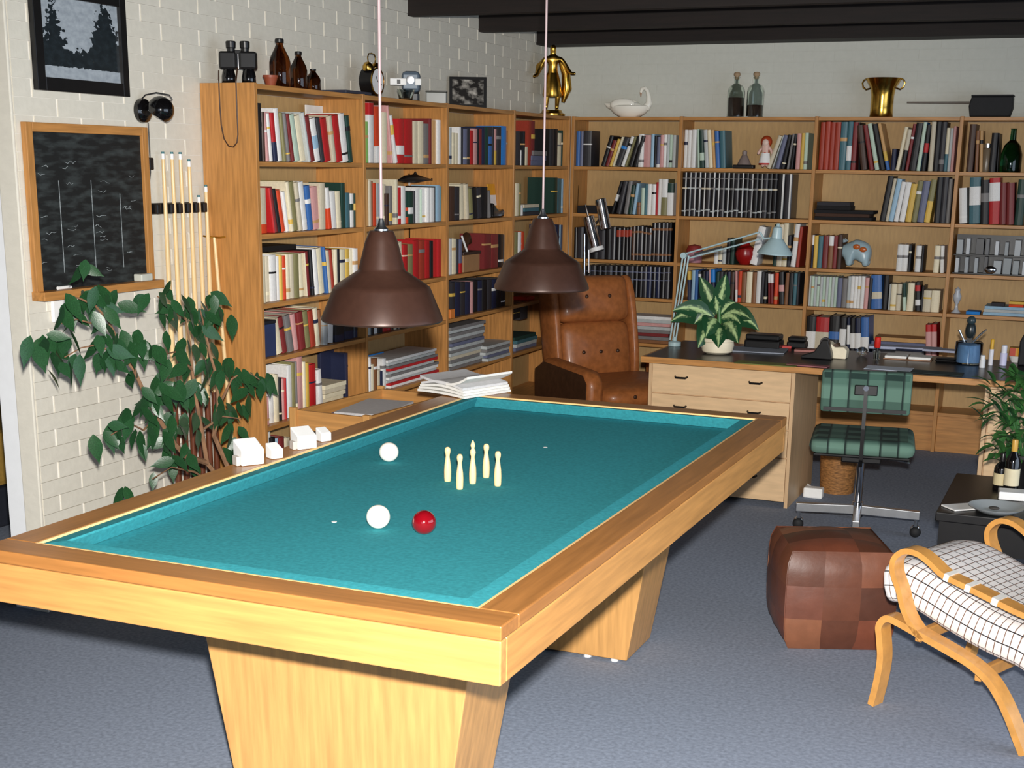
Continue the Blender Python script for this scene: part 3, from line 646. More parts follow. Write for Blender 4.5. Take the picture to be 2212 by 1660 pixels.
# binoculars
b = thing('binoculars', 'black prism binoculars standing on the end of the bookcase', 'binoculars', (.135, -3.335, ZS), RZ)
for s in (-1, 1):
    MB().lathe([(.027,0),(.029,.004),(.029,.03),(.024,.052),(.022,.06)], 20, (s*.042,0,0)).build('objective_barrel', 'blackgloss', b, smooth=True)
    MB().box(s*.042-.034, s*.042+.034, -.026, .026, .058, .128).build('prism_housing', 'black', b, bevel=.008)
    MB().lathe([(.016,.127),(.016,.140),(.020,.143),(.021,.166),(.018,.169)], 18, (s*.029,0,0)).build('eyepiece', 'black', b, smooth=True)
MB().box(-.012, .012, -.010, .010, .118, .134).build('bridge', 'black', b, bevel=.002)
MB().lathe([(.009,.06),(.009,.13)], 12).build('hinge', 'chrome', b, smooth=True)
sp = [on(u, v, 'y', -3.437) for u, v in ((473,186),(475,230),(478,270),(484,300),(494,316),(504,318),(512,308),(514,290),(512,240),(510,186))]
top = [Vector((.02, -3.37, ZS+.012))]
Li = b.matrix_world.inverted() if False else Matrix.Translation(b.location) @ Matrix.Rotation(RZ, 4, 'Z')
Li = Li.inverted()
pth = [Vector((.075,-3.39,ZS+.05)), Vector((sp[0].x, -3.437, ZS+.004))]+sp+[Vector((sp[-1].x, -3.437, ZS+.004)), Vector((.16,-3.38,ZS+.06))]
MB().tube([Li @ p for p in pth], .0028, 6).build('strap', 'leatherdark', b, smooth=True)
# brown apothecary bottles
def amber(u, v, h, r, x, lb):
    p = on(u, v, 'x', x); t = thing('brown_bottle', lb, 'bottle', (x, p.y, ZS), 0, 'amber bottles on the bookcase')
    MB().lathe([(0,0),(r*.95,0),(r,.006),(r,h*.52),(r*.9,h*.62),(r*.45,h*.82),(r*.34,h*.88),(r*.34,h*.92)], 24, caps=False).build('glass_body', 'amber', t, smooth=True)
    MB().lathe([(r*.36,h*.915),(r*.42,h*.92),(r*.42,h*.985),(r*.36,h)], 20).build('cap', 'black', t, smooth=True)
amber(606, 190, .205, .046, .135, 'tallest brown glass bottle on the bookcase beside the binoculars')
amber(646, 190, .165, .038, .130, 'middle-sized brown glass bottle on the bookcase between two others')
amber(677, 192, .100, .034, .125, 'smallest brown glass bottle on the bookcase, last of three')
tp = thing('terracotta_pot', 'small rust coloured pot on the bookcase behind the binoculars', 'pot', (.17, -3.15, ZS))
MB().lathe([(.02,0),(.03,.035),(.033,.035),(.033,.045),(.027,.045),(.024,.02)], 18, caps=False).build('body', 'tint', tp, smooth=True, col=rgb(150,74,48))
MB().lathe([(.0,.03),(.026,.03)], 18, caps=False).build('soil', 'leatherdark', tp)
o = MB().box(-.10, .10, -.12, .12, 0, .014).build('flat_folder', 'tint', bevel=.002, col=rgb(54,56,70)); o.location = (.135, -2.50, ZS); tag(o, 'flat dark folder lying on the bookcase before the clock', 'folder')
# alarm clock facing the room
c = thing('alarm_clock', 'black twin-bell alarm clock with white dial and brass bells', 'clock', (.13, -2.185, ZS), 0)
RX = Matrix.Rotation(PI/2, 4, 'Y')
def disc(r, x0, x1, z, mt, n, par, prof=None, sm=True):
    return MB().lathe(prof or [(r,x0),(r,x1)], 32).xf(Matrix.Translation((0,0,z)) @ RX).build(n, mt, par, smooth=sm)
disc(.066, -.035, .03, .076, 'black', 'case', c)
MB().lathe([(.0605,.0301),(.066,.0301),(.0665,.034),(.0605,.036)], 32, caps=False).xf(Matrix.Translation((0,0,.076)) @ RX).build('bezel', 'brass', c, smooth=True)
disc(.059, .0302, .032, .076, 'white', 'dial', c)
for a, l in ((.6, .030), (-1.9, .046)):
    MB().box(.0322, .0332, -.002, .002, 0, l).xf(Matrix.Translation((0,0,.076)) @ Matrix.Rotation(a, 4, 'X')).build('hand', 'black', c)
for s in (-1, 1):
    MB().lathe([(.0,.030),(.014,.028),(.024,.016),(.027,0),(.025,0)], 20, caps=False).xf(Matrix.Translation((0,s*.036,.136)) @ Matrix.Rotation(-s*.5, 4, 'X')).build('bell', 'brass', c, smooth=True)
    MB().tube([(0,s*.05,0),(0,s*.04,.02)], .005, 8).build('foot', 'brass', c)
MB().tube([(0,-.033,.165),(0,-.040,.188),(0,-.028,.204),(0,0,.208),(0,.028,.204),(0,.040,.188),(0,.033,.165)], .003, 8).build('handle', 'brass', c, smooth=True)
MB().tube([(0,0,.14),(0,0,.165)], .004, 8).build('hammer', 'steel', c)
MB().lathe([(.008,-.05),(.008,-.034)], 12).xf(Matrix.Translation((0,.02,.09)) @ RX).build('winding_key', 'brass', c)
# slide viewer with a white slide arm
v = thing('slide_viewer', 'small grey and black slide viewer with white slide arm', 'slide viewer', (.135, -1.775, ZS), RZ)
MB().box(-.042, .042, -.04, .04, 0, .045).build('base', 'black', v, bevel=.008)
MB().box(-.047, .047, -.045, .045, .045, .150).build('housing', 'tint', v, bevel=.022, col=rgb(90,104,118))
MB().box(-.036, .036, -.052, -.046, .062, .132).build('front_plate', 'tint', v, bevel=.008, col=rgb(138,150,162))
MB().lathe([(.021,0),(.021,.012),(.016,.013)], 24).xf(Matrix.Translation((0,-.052,.105)) @ Matrix.Rotation(PI/2, 4, 'X')).build('lens', 'steel', v, smooth=True)
sa = MB().box(-.105, -.020, -.062, -.054, .078, .112).build('slide_arm', 'white', v, bevel=.004); MB().box(-.068, -.050, -.0632, -.062, .084, .106).build('slide', 'black', sa)
MB().box(.024, .056, -.062, -.054, .078, .112).build('slide_arm', 'white', v, bevel=.004)
gd = thing('glass_dish', 'small clear glass dish on the bookcase between clock and viewer', 'dish', (.20, -1.96, ZS))
MB().lathe([(.02,0),(.034,.004),(.045,.05),(.042,.05),(.031,.008),(0,.006)], 24, caps=False).build('bowl', 'clear', gd, smooth=True)
gb = thing('glass_box', 'small smoky glass box on the bookcase beside the framed photo', 'box', (.13, -1.47, ZS), RZ)
MB().box(-.055, .055, -.03, .03, 0, .062).build('box_body', 'tintgloss', gb, bevel=.004, col=rgb(126,128,122)); MB().box(-.057, .057, -.032, .032, .0625, .070).build('lid', 'tintgloss', gb, bevel=.003, col=rgb(88,88,82))
# framed photo leaning back
f = thing('framed_photo', 'dark framed black and white portrait photo leaning on the bookcase', 'photo', (.13, -1.07, ZS), RZ+.05)
T = Matrix.Rotation(-.2, 4, 'X')
MB().box(-.105, .105, 0, .012, 0, .172).xf(T).build('frame', 'black', f, bevel=.002)
pn = panel('photo_print', 'oldphoto', f, T @ Vector((-.088,-.001,.018)), (T @ Vector((.176,0,0))), T @ Vector((0,0,.138)))
MB().box(-.02, .02, .0, .006, 0, .14).xf(Matrix.Translation((0,.075,0)) @ Matrix.Rotation(.2, 4, 'X')).build('stand', 'black', f)
# gilt figurine
g = thing('gilt_figurine', 'gilt standing figurine with spread arms on a base in the corner', 'figurine', (.165, .13, ZS), RZ)
def skin(name, pts, edges, mt, parent, sub=2):
    me = bpy.data.meshes.new(name); me.from_pydata([p[:3] for p in pts], edges, []); o = bpy.data.objects.new(name, me); COL.objects.link(o); o.parent = parent; me.materials.append(M[mt])
    md = o.modifiers.new('skin', 'SKIN'); md.use_smooth_shade = True
    if not me.skin_vertices: 
        bpy.context.view_layer.objects.active = o
    for i, p in enumerate(pts): me.skin_vertices[0].data[i].radius = (p[3], p[3] if len(p) < 5 else p[4]); me.skin_vertices[0].data[i].use_root = (i == 0)
    s_ = o.modifiers.new('sub', 'SUBSURF'); s_.levels = s_.render_levels = sub; return o
fp = [(0,0,.235,.034,.024),(0,0,.30,.032,.022),(0,0,.345,.042,.024),(0,0,.375,.016),(0,-.004,.41,.024,.028),(0,-.002,.435,.016),
      (-.055,0,.345,.017),(-.085,-.01,.29,.014),(-.105,-.03,.245,.012),(-.125,-.05,.235,.010),
      (.055,0,.345,.017),(.090,-.01,.295,.014),(.115,-.03,.258,.012),(.145,-.045,.258,.009),
      (-.028,0,.205,.024),(-.034,-.008,.125,.018),(-.040,0,.045,.013),(-.042,-.022,.030,.011),
      (.028,0,.205,.024),(.034,-.014,.125,.018),(.030,0,.045,.013),(.034,-.024,.030,.011)]
skin('body', fp, [(0,1),(1,2),(2,3),(3,4),(4,5),(2,6),(6,7),(7,8),(8,9),(2,10),(10,11),(11,12),(12,13),(0,14),(14,15),(15,16),(16,17),(0,18),(18,19),(19,20),(20,21)], 'gilt', g)
MB().lathe([(.060,.115),(.064,.13),(.052,.20),(.040,.25),(.036,.262)], 14, caps=False).build('tunic', 'gilt', g, smooth=True)
MB().tube([(.05,.012,.34),(.085,.02,.26),(.092,.02,.17),(.07,.02,.085)], [.018,.028,.034,.012], 10).build('cloak', 'gilt', g, smooth=True)
MB().tube([(-.03,.015,.36),(-.085,.02,.30),(-.105,.02,.24)], [.014,.024,.010], 10).build('cloak', 'gilt', g, smooth=True)
MB().lathe([(.085,0),(.085,.012),(.068,.020),(.062,.034)], 24).build('base', 'gilt', g, smooth=True)
# porcelain swan
s = thing('porcelain_swan', 'white porcelain swan dish standing on the bookcase', 'ornament', (.62, .335, ZS), 0)
MB().lathe([(0,0),(.055,0),(.085,.022),(.105,.05),(.108,.066),(.098,.072)], 28, caps=False).xf(Matrix.Diagonal((1.25,.72,1,1))).build('body', 'ivory', s, smooth=True)
MB().ell((-.02,0,.07), .10, .062, .028).build('back', 'ivory', s, smooth='all')
for e in (-1, 1): MB().ell((-.035,e*.045,.075), .085, .018, .038).build('wing', 'ivory', s, smooth='all')
MB().tube([(.108,0,.055),(.128,0,.085),(.125,0,.125),(.115,0,.16),(.098,0,.178),(.078,0,.172),(.070,0,.150)], [.028,.022,.014,.012,.012,.013,.009], 12).build('neck', 'ivory', s, smooth=True)
MB().tube([(.071,0,.152),(.072,0,.125)], [.008,.003], 8).build('beak', 'tint', s, col=rgb(190,150,120))
MB().tube([(-.10,0,.065),(-.15,0,.075),(-.17,0,.085)], [.03,.018,.005], 10).build('tail', 'ivory', s, smooth=True)
# corked bottles
def corked(u, fill, lb):
    p = on(u, 250, 'y', .335); t = thing('corked_bottle', lb, 'bottle', (p.x, .335, ZS), 0, 'corked bottles on the bookcase')
    R = .053
    MB().lathe([(0,0),(R,0),(R,.15),(R*.93,.17),(R*.72,.185),(.019,.197),(.0165,.20),(.0165,.232),(.020,.234),(.020,.238),(.0145,.238),(.0145,.20),(R*.66,.182),(R-.003,.148),(R-.003,.004),(0,.004)], 28, caps=False).build('glass', 'clear', t, smooth=True)
    MB().lathe([(R-.0042,.0045),(R-.0042,fill),(.01,fill+.004)], 26).build('contents', 'tintmat', t, smooth=True, col=rgb(58,36,26))
    MB().lathe([(.0135,.225),(.0135,.240),(.020,.246),(.022,.256),(.016,.266),(0,.268)], 16, caps=False).build('cork', 'tint', t, smooth=True, col=rgb(178,150,118))
corked(1588, .115, 'clear glass bottle two thirds full of dark grains with cork')
corked(1630, .07, 'clear glass bottle one third full of dark grains with cork')
# brass vase with two handles
vs = thing('brass_vase', 'polished brass vase with flared rim and two ring handles', 'vase', (2.205, .335, ZS))
MB().lathe([(0,0),(.066,0),(.068,.004),(.066,.05),(.067,.12),(.074,.165),(.095,.20),(.106,.222),(.102,.222),(.090,.20),(.069,.165),(.062,.12),(.062,.01),(0,.008)], 36, caps=False).build('body', 'brass', vs, smooth=True)
for e in (-1, 1): MB().tube([(e*.076,0,.165),(e*.10,0,.158),(e*.118,0,.172),(e*.124,0,.195),(e*.116,0,.212),(e*.104,0,.217)], .005, 8).build('handle', 'brass', vs, smooth=True)
bx = thing('handled_pan', 'black lidded pan with long thin handle on the bookcase', 'pan', (2.83, .335, ZS))
MB().prism([(-.112,0),(.106,0),(.120,.05),(.118,.112),(-.110,.112),(-.122,.06)], -.06, .06, 'y').build('pan_body', 'rubber', bx, bevel=.006)
MB().box(-.112, .12, -.062, .062, .1125, .122).build('lid', 'rubber', bx, bevel=.003)
MB().tube([(-.118,.03,.082),(-.30,.05,.084),(-.49,.07,.086)], [.007,.006,.005], 8).build('handle', 'tint', bx, smooth=True, col=rgb(128,120,112))

# ------------------------------------------------------------------ things on the left wall
p = thing('framed_print', 'black framed monochrome print of trees above the blackboard', 'picture', (0, 0, 0))
y0, y1, z0, z1 = -4.408, -3.907, 1.90, 2.268
for a, b_, c_, d_ in ((y0, y0+.042, z0, z1), (y1-.036, y1, z0, z1), (y0+.042, y1-.036, z0, z0+.046), (y0+.042, y1-.036, z1-.046, z1)):
    MB().box(.003, .026, a, b_, c_, d_).build('frame_side', 'black', p, bevel=.002)
panel('print', 'landscape', p, (.012, y0+.042, z0+.046), (0, y1-y0-.078, 0), (0, 0, z1-z0-.092), .006)
bb = thing('blackboard', 'slate blackboard with chalk scribbles in a wooden frame', 'blackboard', (0, 0, 0))
y0, y1, z0, z1 = -4.486, -3.812, 1.19, 1.79
for a, b_, c_, d_, x in ((y0, y0+.034, z0, z1, .026), (y1-.034, y1, z0, z1, .026), (y0+.034, y1-.034, z1-.032, z1, .026), (y0-.005, y1+.01, z0-.02, z0+.012, .062)):
    MB().box(.003, x, a, b_, c_, d_).build('frame_side' if x < .05 else 'chalk_ledge', 'oak_y' if b_-a > .1 else 'oak_v', bb, bevel=.002)
panel('slate', 'slate', bb, (.012, y0+.034, z0+.012), (0, y1-y0-.068, 0), (0, 0, z1-z0-.044), .006)
ch = MB(); random.seed(5)
for u in (.24, .50, .74):
    ch.box(.0125, .0132, y0+u*(y1-y0), y0+u*(y1-y0)+.003, z0+.07, z0+.40-.05*(u > .6))
for k in range(34):
    yy = random.choice((.10,.32,.56,.80))*(y1-y0)+y0+random.uniform(-.03,.03); zz = random.uniform(z0+.06, z1-.12); n = random.randint(3, 5); st = random.uniform(.012,.026)
    pts = [(.0128, yy+i*st*.6, zz+random.uniform(-.006,.006)) for i in range(n)]
    ch.tube(pts, random.choice((.0006,.0009,.0012)), 4)
ch.build('chalk_marks', 'chalkline', bb)
sg = MB().box(-.02, .02, -.035, .035, 0, .028).build('sponge', 'tint', bevel=.004, col=rgb(206,208,196)); sg.location = (.036, -3.90, z0+.0125); tag(sg, 'pale chalk sponge on the blackboard ledge', 'sponge')
ck = MB().tube([(0,-.035,.006),(0,.035,.006)], .006, 10).build('chalk_stick', 'white'); ck.location = (.03, -4.35, z0+.0125); tag(ck, 'white stick of chalk on the blackboard ledge', 'chalk')
# wall lamp
wp = on(352, 237, 'x', .105); wl_ = thing('wall_lamp', 'black globe wall lamp with loop of cable beside the blackboard', 'lamp', (0, wp.y, wp.z))
MB().lathe([(.046,.001),(.048,.006),(.044,.022),(.030,.032),(.012,.036)], 28).xf(Matrix.Translation((0,.0,-.004)) @ RX).build('wall_plate', 'blackgloss', wl_, smooth=True)
gl = MB(); TR = Matrix.Translation((.085,.012,0)) @ Vector((.45,.30,.85)).to_track_quat('Z', 'Y').to_matrix().to_4x4()
R = .052; gl.lathe([(0,R)]+[(R*math.sin(a), R*math.cos(a)) for a in [PI*i/16*.70 for i in range(1, 17)]], 28, caps=False).xf(TR).build('globe_shade', 'blackgloss', wl_, smooth=True)
e = PI*.70; MB().lathe([(R*math.sin(e)*.98, R*math.cos(e)),(R*math.sin(e)*.7, R*math.cos(e)+.02),(.01, R*math.cos(e)+.05)], 28, caps=False).xf(TR).build('reflector', 'white', wl_, smooth=True)
MB().ell((0,0,-.012), .016, .016, .022).xf(TR).build('bulb', 'ivory', wl_, smooth='all')
MB().tube([(.012,-.01,.038),(.03,-.006,.055),(.07,.01,.064),(.115,.03,.056),(.125,.035,.04),(.115,.03,.03)], .0026, 6).build('cable_loop', 'black', wl_, smooth=True)
cb_ = [on(a, b_, 'x', .008)-wl_.location for a, b_ in ((320,265),(322,300),(324,340),(325,372),(322,400),(319,420),(322,460))]
MB().tube(cb_, .0026, 6).build('cable', 'black', wl_, smooth=True)
q = on(324, 354, 'x', .012)-wl_.location; MB().box(q.x-.01, q.x+.01, q.y-.016, q.y+.014, q.z-.024, q.z+.024).build('inline_switch', 'black', wl_, bevel=.005)
so = MB().box(.001, .016, -.035, .035, -.04, .04).build('wall_socket', 'white', bevel=.006); q = on(122, 672, 'x', .0); so.location = q; tag(so, 'white wall socket under the blackboard behind the leaves', 'socket')
# cue rack and cues
cr = thing('cue_rack', 'black slotted cue rack on the white brick wall', 'cue rack', (0, -3.62, 1.478))
MB().box(.003, .014, -.20, .182, -.022, .022).build('rack_bar', 'black', cr, bevel=.002)
YQ = [-3.731, -3.673, -3.618, -3.561, -3.504, -3.452]; ZQ = [1.70, 1.70, 1.70, 1.672, 1.528, 1.57]
for y in [-3.79]+[(a+b_)/2 for a, b_ in zip(YQ, YQ[1:])]:
    MB().box(.0145, .046, y+3.62-.012, y+3.62+.012, -.020, .020).build('clip', 'black', cr, bevel=.004)
MB().box(.003, .075, -.20, .182, -1.45, -1.42).build('foot_rest', 'cuebutt', cr, bevel=.003)
cl_ = ['tall cue first in the rack from the blackboard', 'tall cue second in the rack from the blackboard', 'tall cue third in the rack from the blackboard', 'cue fourth in the rack from the blackboard', 'shortest cue fifth in the rack from the blackboard', 'cue next to the bookcase end panel in the rack']
for y, zt, lb in zip(YQ, ZQ, cl_):
    t = thing('billiard_cue', lb, 'cue', (.031, y, .06), 0, 'billiard cues in the wall rack'); h = zt-.06
    MB().lathe([(.0145,0),(.0145,.004),(.0125,h*.42)], 12).build('butt', 'cuebutt', t, smooth=True)
    MB().lathe([(.0124,h*.4201),(.0072,h-.03)], 12).build('shaft', 'cuewood', t, smooth=True)
    MB().lathe([(.0074,h-.0299),(.0070,h-.008)], 12).build('ferrule', 'white', t, smooth=True)
    MB().lathe([(.0070,h-.0079),(.0062,h)], 12).build('tip', 'tint', t, smooth=True, col=rgb(70,120,126))
a, b_ = on(463, 513, 'y', -3.446), on(490, 830, 'y', -3.446); d = (a-b_)
b_ = b_ - d*(b_.z-.02)/d.z
br = thing('cue_rest', 'cue rest with brass cross head leaning on the bookcase end panel', 'cue rest', b_)
d = a-b_; MB().tube([(0,0,0), d], [.011,.007], 12).build('shaft', 'cuewood', br, smooth=True)
MB().tube([d+Vector((-.055,0,.004)), d+Vector((-.03,0,.0)), d, d+Vector((.03,0,0)), d+Vector((.055,0,.004))], .004, 8).build('cross_head', 'brass', br, smooth=True)

# ------------------------------------------------------------------ weeping fig
pf = thing('potted_fig', 'weeping fig with drooping dark leaves beside the cue rack', 'plant', (.47, -3.86, 0))
base = Vector(pf.location); pz = .30
MB().lathe([(0,0),(.13,0),(.135,.01),(.17,.28),(.178,.28),(.178,.31),(.165,.31),(.155,.27),(0,.27)], 32, caps=False).build('pot', 'tint', pf, smooth=True, col=rgb(190,176,150))
MB().lathe([(0,.275),(.155,.275)], 24, caps=False).build('soil', 'leatherdark', pf)
XPL = .47
def PP(u, v, dx=0): return on(u, v, 'x', XPL+dx)-base
br_ = [[(452,1040),(447,1000),(436,930),(425,870),(415,800),(410,740),(402,690)],
       [(450,1020),(462,940),(472,880),(470,820),(455,770),(440,700),(432,668)],
       [(447,1000),(400,985),(378,960),(340,900),(312,850),(290,800),(262,750),(232,690),(205,660),(172,645),(150,640)],
       [(262,750),(230,705),(195,698),(165,690),(130,700)], [(290,800),(262,770),(210,745),(175,752),(140,772)],
       [(472,880),(500,820),(530,800),(560,820)], [(340,900),(310,930),(280,915),(240,940)], [(402,690),(372,668),(340,640)], [(436,930),(480,900),(520,905)], [(415,800),(380,760),(340,770)], [(452,1040),(420,1020),(370,1010),(330,1035)]]
RNG = random.Random(4)
anchors = []
for i, pp in enumerate(br_):
    dx = [0,.03,-.02,.02,-.05,.06,.04,-.04,.08,.05,.06][i]; pts = [PP(u, v, dx*min(1, j/3)) for j, (u, v) in enumerate(pp)]
    if i < 2: pts[0].z = .27; pts[0].x = pts[0].y = 0
    n = len(pts); r0 = .011 if i < 3 else .0055
    MB().tube(pts, [max(.0022, r0*(1-.8*j/(n-1))) for j in range(n)], 7).build('trunk' if i < 2 else 'branch', 'bark', pf, smooth=True)
lf = MB(); prof_ = [(0,0),(.09,.08),(.185,.20),(.225,.36),(.20,.52),(.13,.68),(.05,.82),(.015,.93),(0,1)]
vv = []; ff = []
for w, l in prof_: vv += [(-w, .10*w-.10*l*l, -l), (0, -.10*l*l, -l), (w, .10*w-.10*l*l, -l)]
for i in range(len(prof_)-1):
    for k in (0, 1): ff.append((i*3+k, i*3+k+1, i*3+k+4, i*3+k+3))
leafme = MB().add(vv, ff).mesh('leaf'); leafme.materials.append(M['leaf'])
for p_ in leafme.polygons: p_.use_smooth = True
LV = [(170,590,3),(175,640,2),(150,672,4),(205,650,3),(125,685,2),(95,745,5),(75,760,3),(120,765,3),(110,800,2),(150,690,3),(145,740,2),(170,780,2),(140,800,2),(215,645,2),(235,655,2),(250,670,2),(212,690,3),(230,715,4),(215,740,3),(245,740,4),(235,780,3),(205,770,1),(245,800,3),(275,812,2),(320,650,2),(345,660,3),(365,630,1),(375,680,4),(355,690,2),(400,660,2),(410,690,4),(430,700,5),(445,675,3),(470,680,4),(480,700,2),(300,740,4),(310,765,5),(335,760,4),(290,770,4),(350,745,2),(415,730,4),(395,750,3),(440,760,3),(380,790,4),(410,800,4),(440,800,3),(460,800,3),(490,800,3),(370,830,4),(390,850,4),(340,855,4),(320,865,4),(360,880,3),(400,870,3),(430,850,3),(460,870,3),(480,820,3),(520,820,4),(545,835,4),(560,845,3),(575,850,2),(530,850,3),(470,900,4),(495,905,4),(515,895,3),(545,885,1),(235,905,1),(275,910,3),(300,900,3),(290,935,3),(240,955,3),(220,965,2),(270,950,2),(320,900,2),(335,930,3),(350,955,3),(370,920,3),(385,930,4),(410,920,3),(430,940,2),(310,985,1),(360,985,2),(395,1000,4),(375,1015,3),(415,970,2),(500,945,3),(515,960,3),(490,985,2),(320,1040,1),(280,1070,2)]
for u, v, n in LV:
    for k in range(n):
        s_ = RNG.uniform(.072, .112); du, dv = RNG.gauss(0, 9), RNG.gauss(0, 9)
        P = PP(u+du, v+dv-22, RNG.uniform(-.09, .09)); P.z += 0
        o = bpy.data.objects.new('leaf', leafme); COL.objects.link(o); o.parent = pf; o.location = P; o.scale = (s_, s_, s_)
        o.rotation_euler = (RNG.uniform(-.5, .7), RNG.gauss(0, .55), RNG.uniform(-1.2, 1.2)+RZ)
# ------------------------------------------------------------------ desk corner
dk = thing('desk', 'long desk with black top and oak edge in front of the bookcases', 'desk', (0, 0, 0))
DZ = .735; DX0, DX1, DY0, DY1 = 1.415, 3.62, -1.735, -.97
MB().box(DX0+.012, DX1, DY0+.012, DY1, DZ-.029, DZ).build('top', 'desktop', dk)
MB().box(DX0, DX1, DY0, DY0+.0115, DZ-.030, DZ+.0005).build('edge_strip', 'oak_x', dk, bevel=.002); MB().box(DX0, DX0+.0115, DY0+.012, DY1, DZ-.030, DZ+.0005).build('edge_strip', 'oak_y', dk, bevel=.002)
sd = MB().box(3.085, 3.105, DY0+.06, DY1-.02, 0, DZ-.031).build('side_panel', 'pine_v', dk, bevel=.002)
MB().box(3.106, 3.60, DY0+.075, DY1-.03, 0, DZ-.031).build('pedestal', 'pine_v', dk)
for z in (.04, .26, .48): MB().box(3.112, 3.594, DY0+.055, DY0+.0745, z, z+.205).build('drawer', 'pine', dk, bevel=.002)
MB().box(2.25, 3.08, DY1-.05, DY1-.03, .30, .62).build('modesty_panel', 'oak_x', dk) if False else None
ca = thing('drawer_cabinet', 'pale wooden chest of drawers under the end of the desk', 'cabinet', (1.432, -1.64, 0)); CW_ = .756; ZTP = DZ-.031
MB().box(0, .018, 0, .62, 0, ZTP).build('side', 'pine_v', ca, bevel=.001); MB().box(CW_-.018, CW_, 0, .62, 0, ZTP).build('side', 'pine_v', ca, bevel=.001)
MB().box(.0185, CW_-.0185, .012, .62, .03, ZTP).build('carcase', 'pine_v', ca)
zs = [.03, .257, .400, .540, ZTP-.004]
for z0, z1 in zip(zs, zs[1:]):
    d_ = MB().box(.020, CW_-.020, -.004, .0115, z0+.003, z1-.003).build('drawer', 'pine', ca, bevel=.0015)
    for x in (.175, .56): MB().tube([(x-.032,-.006,(z0+z1)/2+.012),(x-.026,-.022,(z0+z1)/2+.008),(x+.026,-.022,(z0+z1)/2+.008),(x+.032,-.006,(z0+z1)/2+.012)], .0055, 8).build('pull', 'black', d_, smooth=True)
# --- office chair
oc = thing('office_chair', 'green plaid swivel office chair on chrome casters at the desk', 'chair', (2.585, -1.96, 0), math.radians(8))
for a in (0, PI/2):
    bar = MB().prism([(-.285,.085),(-.27,.085),(0,.092),(.27,.085),(.285,.085),(.285,.125),(0,.135),(-.285,.125)], -.017, .017, 'y').xf(Matrix.Rotation(a, 4, 'Z')).build('base_arm', 'steel', oc, bevel=.003)
for a in (0, PI/2, PI, -PI/2):
    c_ = (.27*math.cos(a), .27*math.sin(a))
    k_ = MB().tube([(*c_, .085), (*c_, .05)], .008, 8).build('caster', 'steel', oc)
    MB().ell((c_[0], c_[1]-.012, .026), .026, .016, .0255).build('wheel', 'rubber', k_, smooth='all'); MB().ell((c_[0], c_[1]+.014, .030), .024, .014, .026).build('hood', 'chrome', k_, smooth='all')
MB().lathe([(.026,.10),(.026,.15),(.0175,.152),(.0175,.36)], 20).build('column', 'chrome', oc, smooth=True)
MB().box(-.09, .09, -.10, .10, .355, .395).build('mechanism', 'black', oc, bevel=.006); MB().tube([(.08,.02,.37),(.20,-.01,.36),(.22,-.01,.355)], .007, 8).build('lever', 'chrome', oc, smooth=True)
MB().box(-.235, .235, -.20, .24, .405, .478).build('seat', 'plaid', oc, bevel=.033, smooth=True); MB().box(-.215, .215, -.18, .22, .395, .406).build('seat_pan', 'black', oc, bevel=.004)
MB().strip([(0,-.08,.372),(0,-.24,.372),(0,-.285,.41),(0,-.292,.55),(0,-.288,.72)], (1,0,0), .016, .010).build('back_bar', 'black', oc)
bk = MB().box(-.195, .195, -.022, .022, -.105, .085).xf(Matrix.Translation((0,-.245,.72)) @ Matrix.Rotation(.06, 4, 'X')).build('backrest', 'plaid', oc, bevel=.012)
MB().box(-.18, .18, -.2755, -.269, .625, .64).build('back_shell_edge', 'black', oc)
MB().box(-.05, .05, -.285, -.270, .70, .745).build('bracket', 'black', oc, bevel=.004); MB().lathe([(.012,0),(.012,.02)], 14).xf(Matrix.Translation((.0,-.288,.735)) @ Matrix.Rotation(PI/2, 4, 'X')).build('knob', 'chrome', oc, smooth=True)
wb = thing('wicker_basket', 'round wicker waste basket under the desk', 'basket', (2.345, -1.13, 0))
MB().lathe([(0,.0),(.088,0),(.10,.26),(.094,.26),(.082,.01),(0,.01)], 28, caps=False).build('basket_body', 'wicker', wb, smooth=True); MB().tube([(.098*math.cos(a), .098*math.sin(a), .26) for a in [2*PI*k/24 for k in range(24)]], .007, 8, True).build('rim', 'wicker', wb, smooth=True)
ad = MB().box(-.05, .05, -.03, .03, 0, .055).build('power_adapter', 'white', bevel=.008); ad.location = (2.26, -1.33, 0); tag(ad, 'small white power adapter box on the carpet by the desk chest', 'adapter')
MB().tube([(-.02,.03,.03),(-.05,.08,.05),(-.03,.14,.02),(.0,.2,.006)], .003, 6).build('cord', 'white', ad)

# --- things on the desk
def at(u, v, z=DZ): return on(u, v, 'z', z)
Z0 = DZ+.001
# architect lamp
P = at(1457, 748); al = thing('architect_lamp', 'pale blue sprung architect lamp clamped at the desk corner', 'lamp', (P.x, P.y, Z0))
def L_(u, v): q = on(u, v, 'y', P.y); return Vector((q.x-P.x, q.y-P.y, q.z-Z0))
MB().lathe([(.034,0),(.034,.022),(.012,.03),(.012,.05)], 20).build('base', 'lampblue', al, smooth=True)
lo1, hi1 = L_(1452,735), L_(1480,552)
for dx in (-.012, .004, .020):
    MB().tube([lo1+Vector((dx,0,0)), hi1+Vector((dx,0,0))], .0048, 8).build('lower_arm', 'lampblue', al, smooth=True)
kn = L_(1478,552); MB().lathe([(.016,-.02),(.016,.02)], 14).xf(Matrix.Translation(kn) @ Matrix.Rotation(PI/2, 4, 'X')).build('elbow', 'lampblue', al, smooth=True)
for (a_, b2) in (((1482,548),(1640,502)), ((1488,558),(1645,516))): MB().tube([L_(*a_), L_(*b2)], .0045, 8).build('upper_arm', 'lampblue', al, smooth=True)
MB().tube([L_(1500,550), L_(1560,534)], .006, 8).build('spring', 'steel', al)
hp = L_(1677,520); 
MB().tube([L_(1642,502), L_(1650,516), L_(1672,514)], .006, 8).build('head_joint', 'lampblue', al, smooth=True)
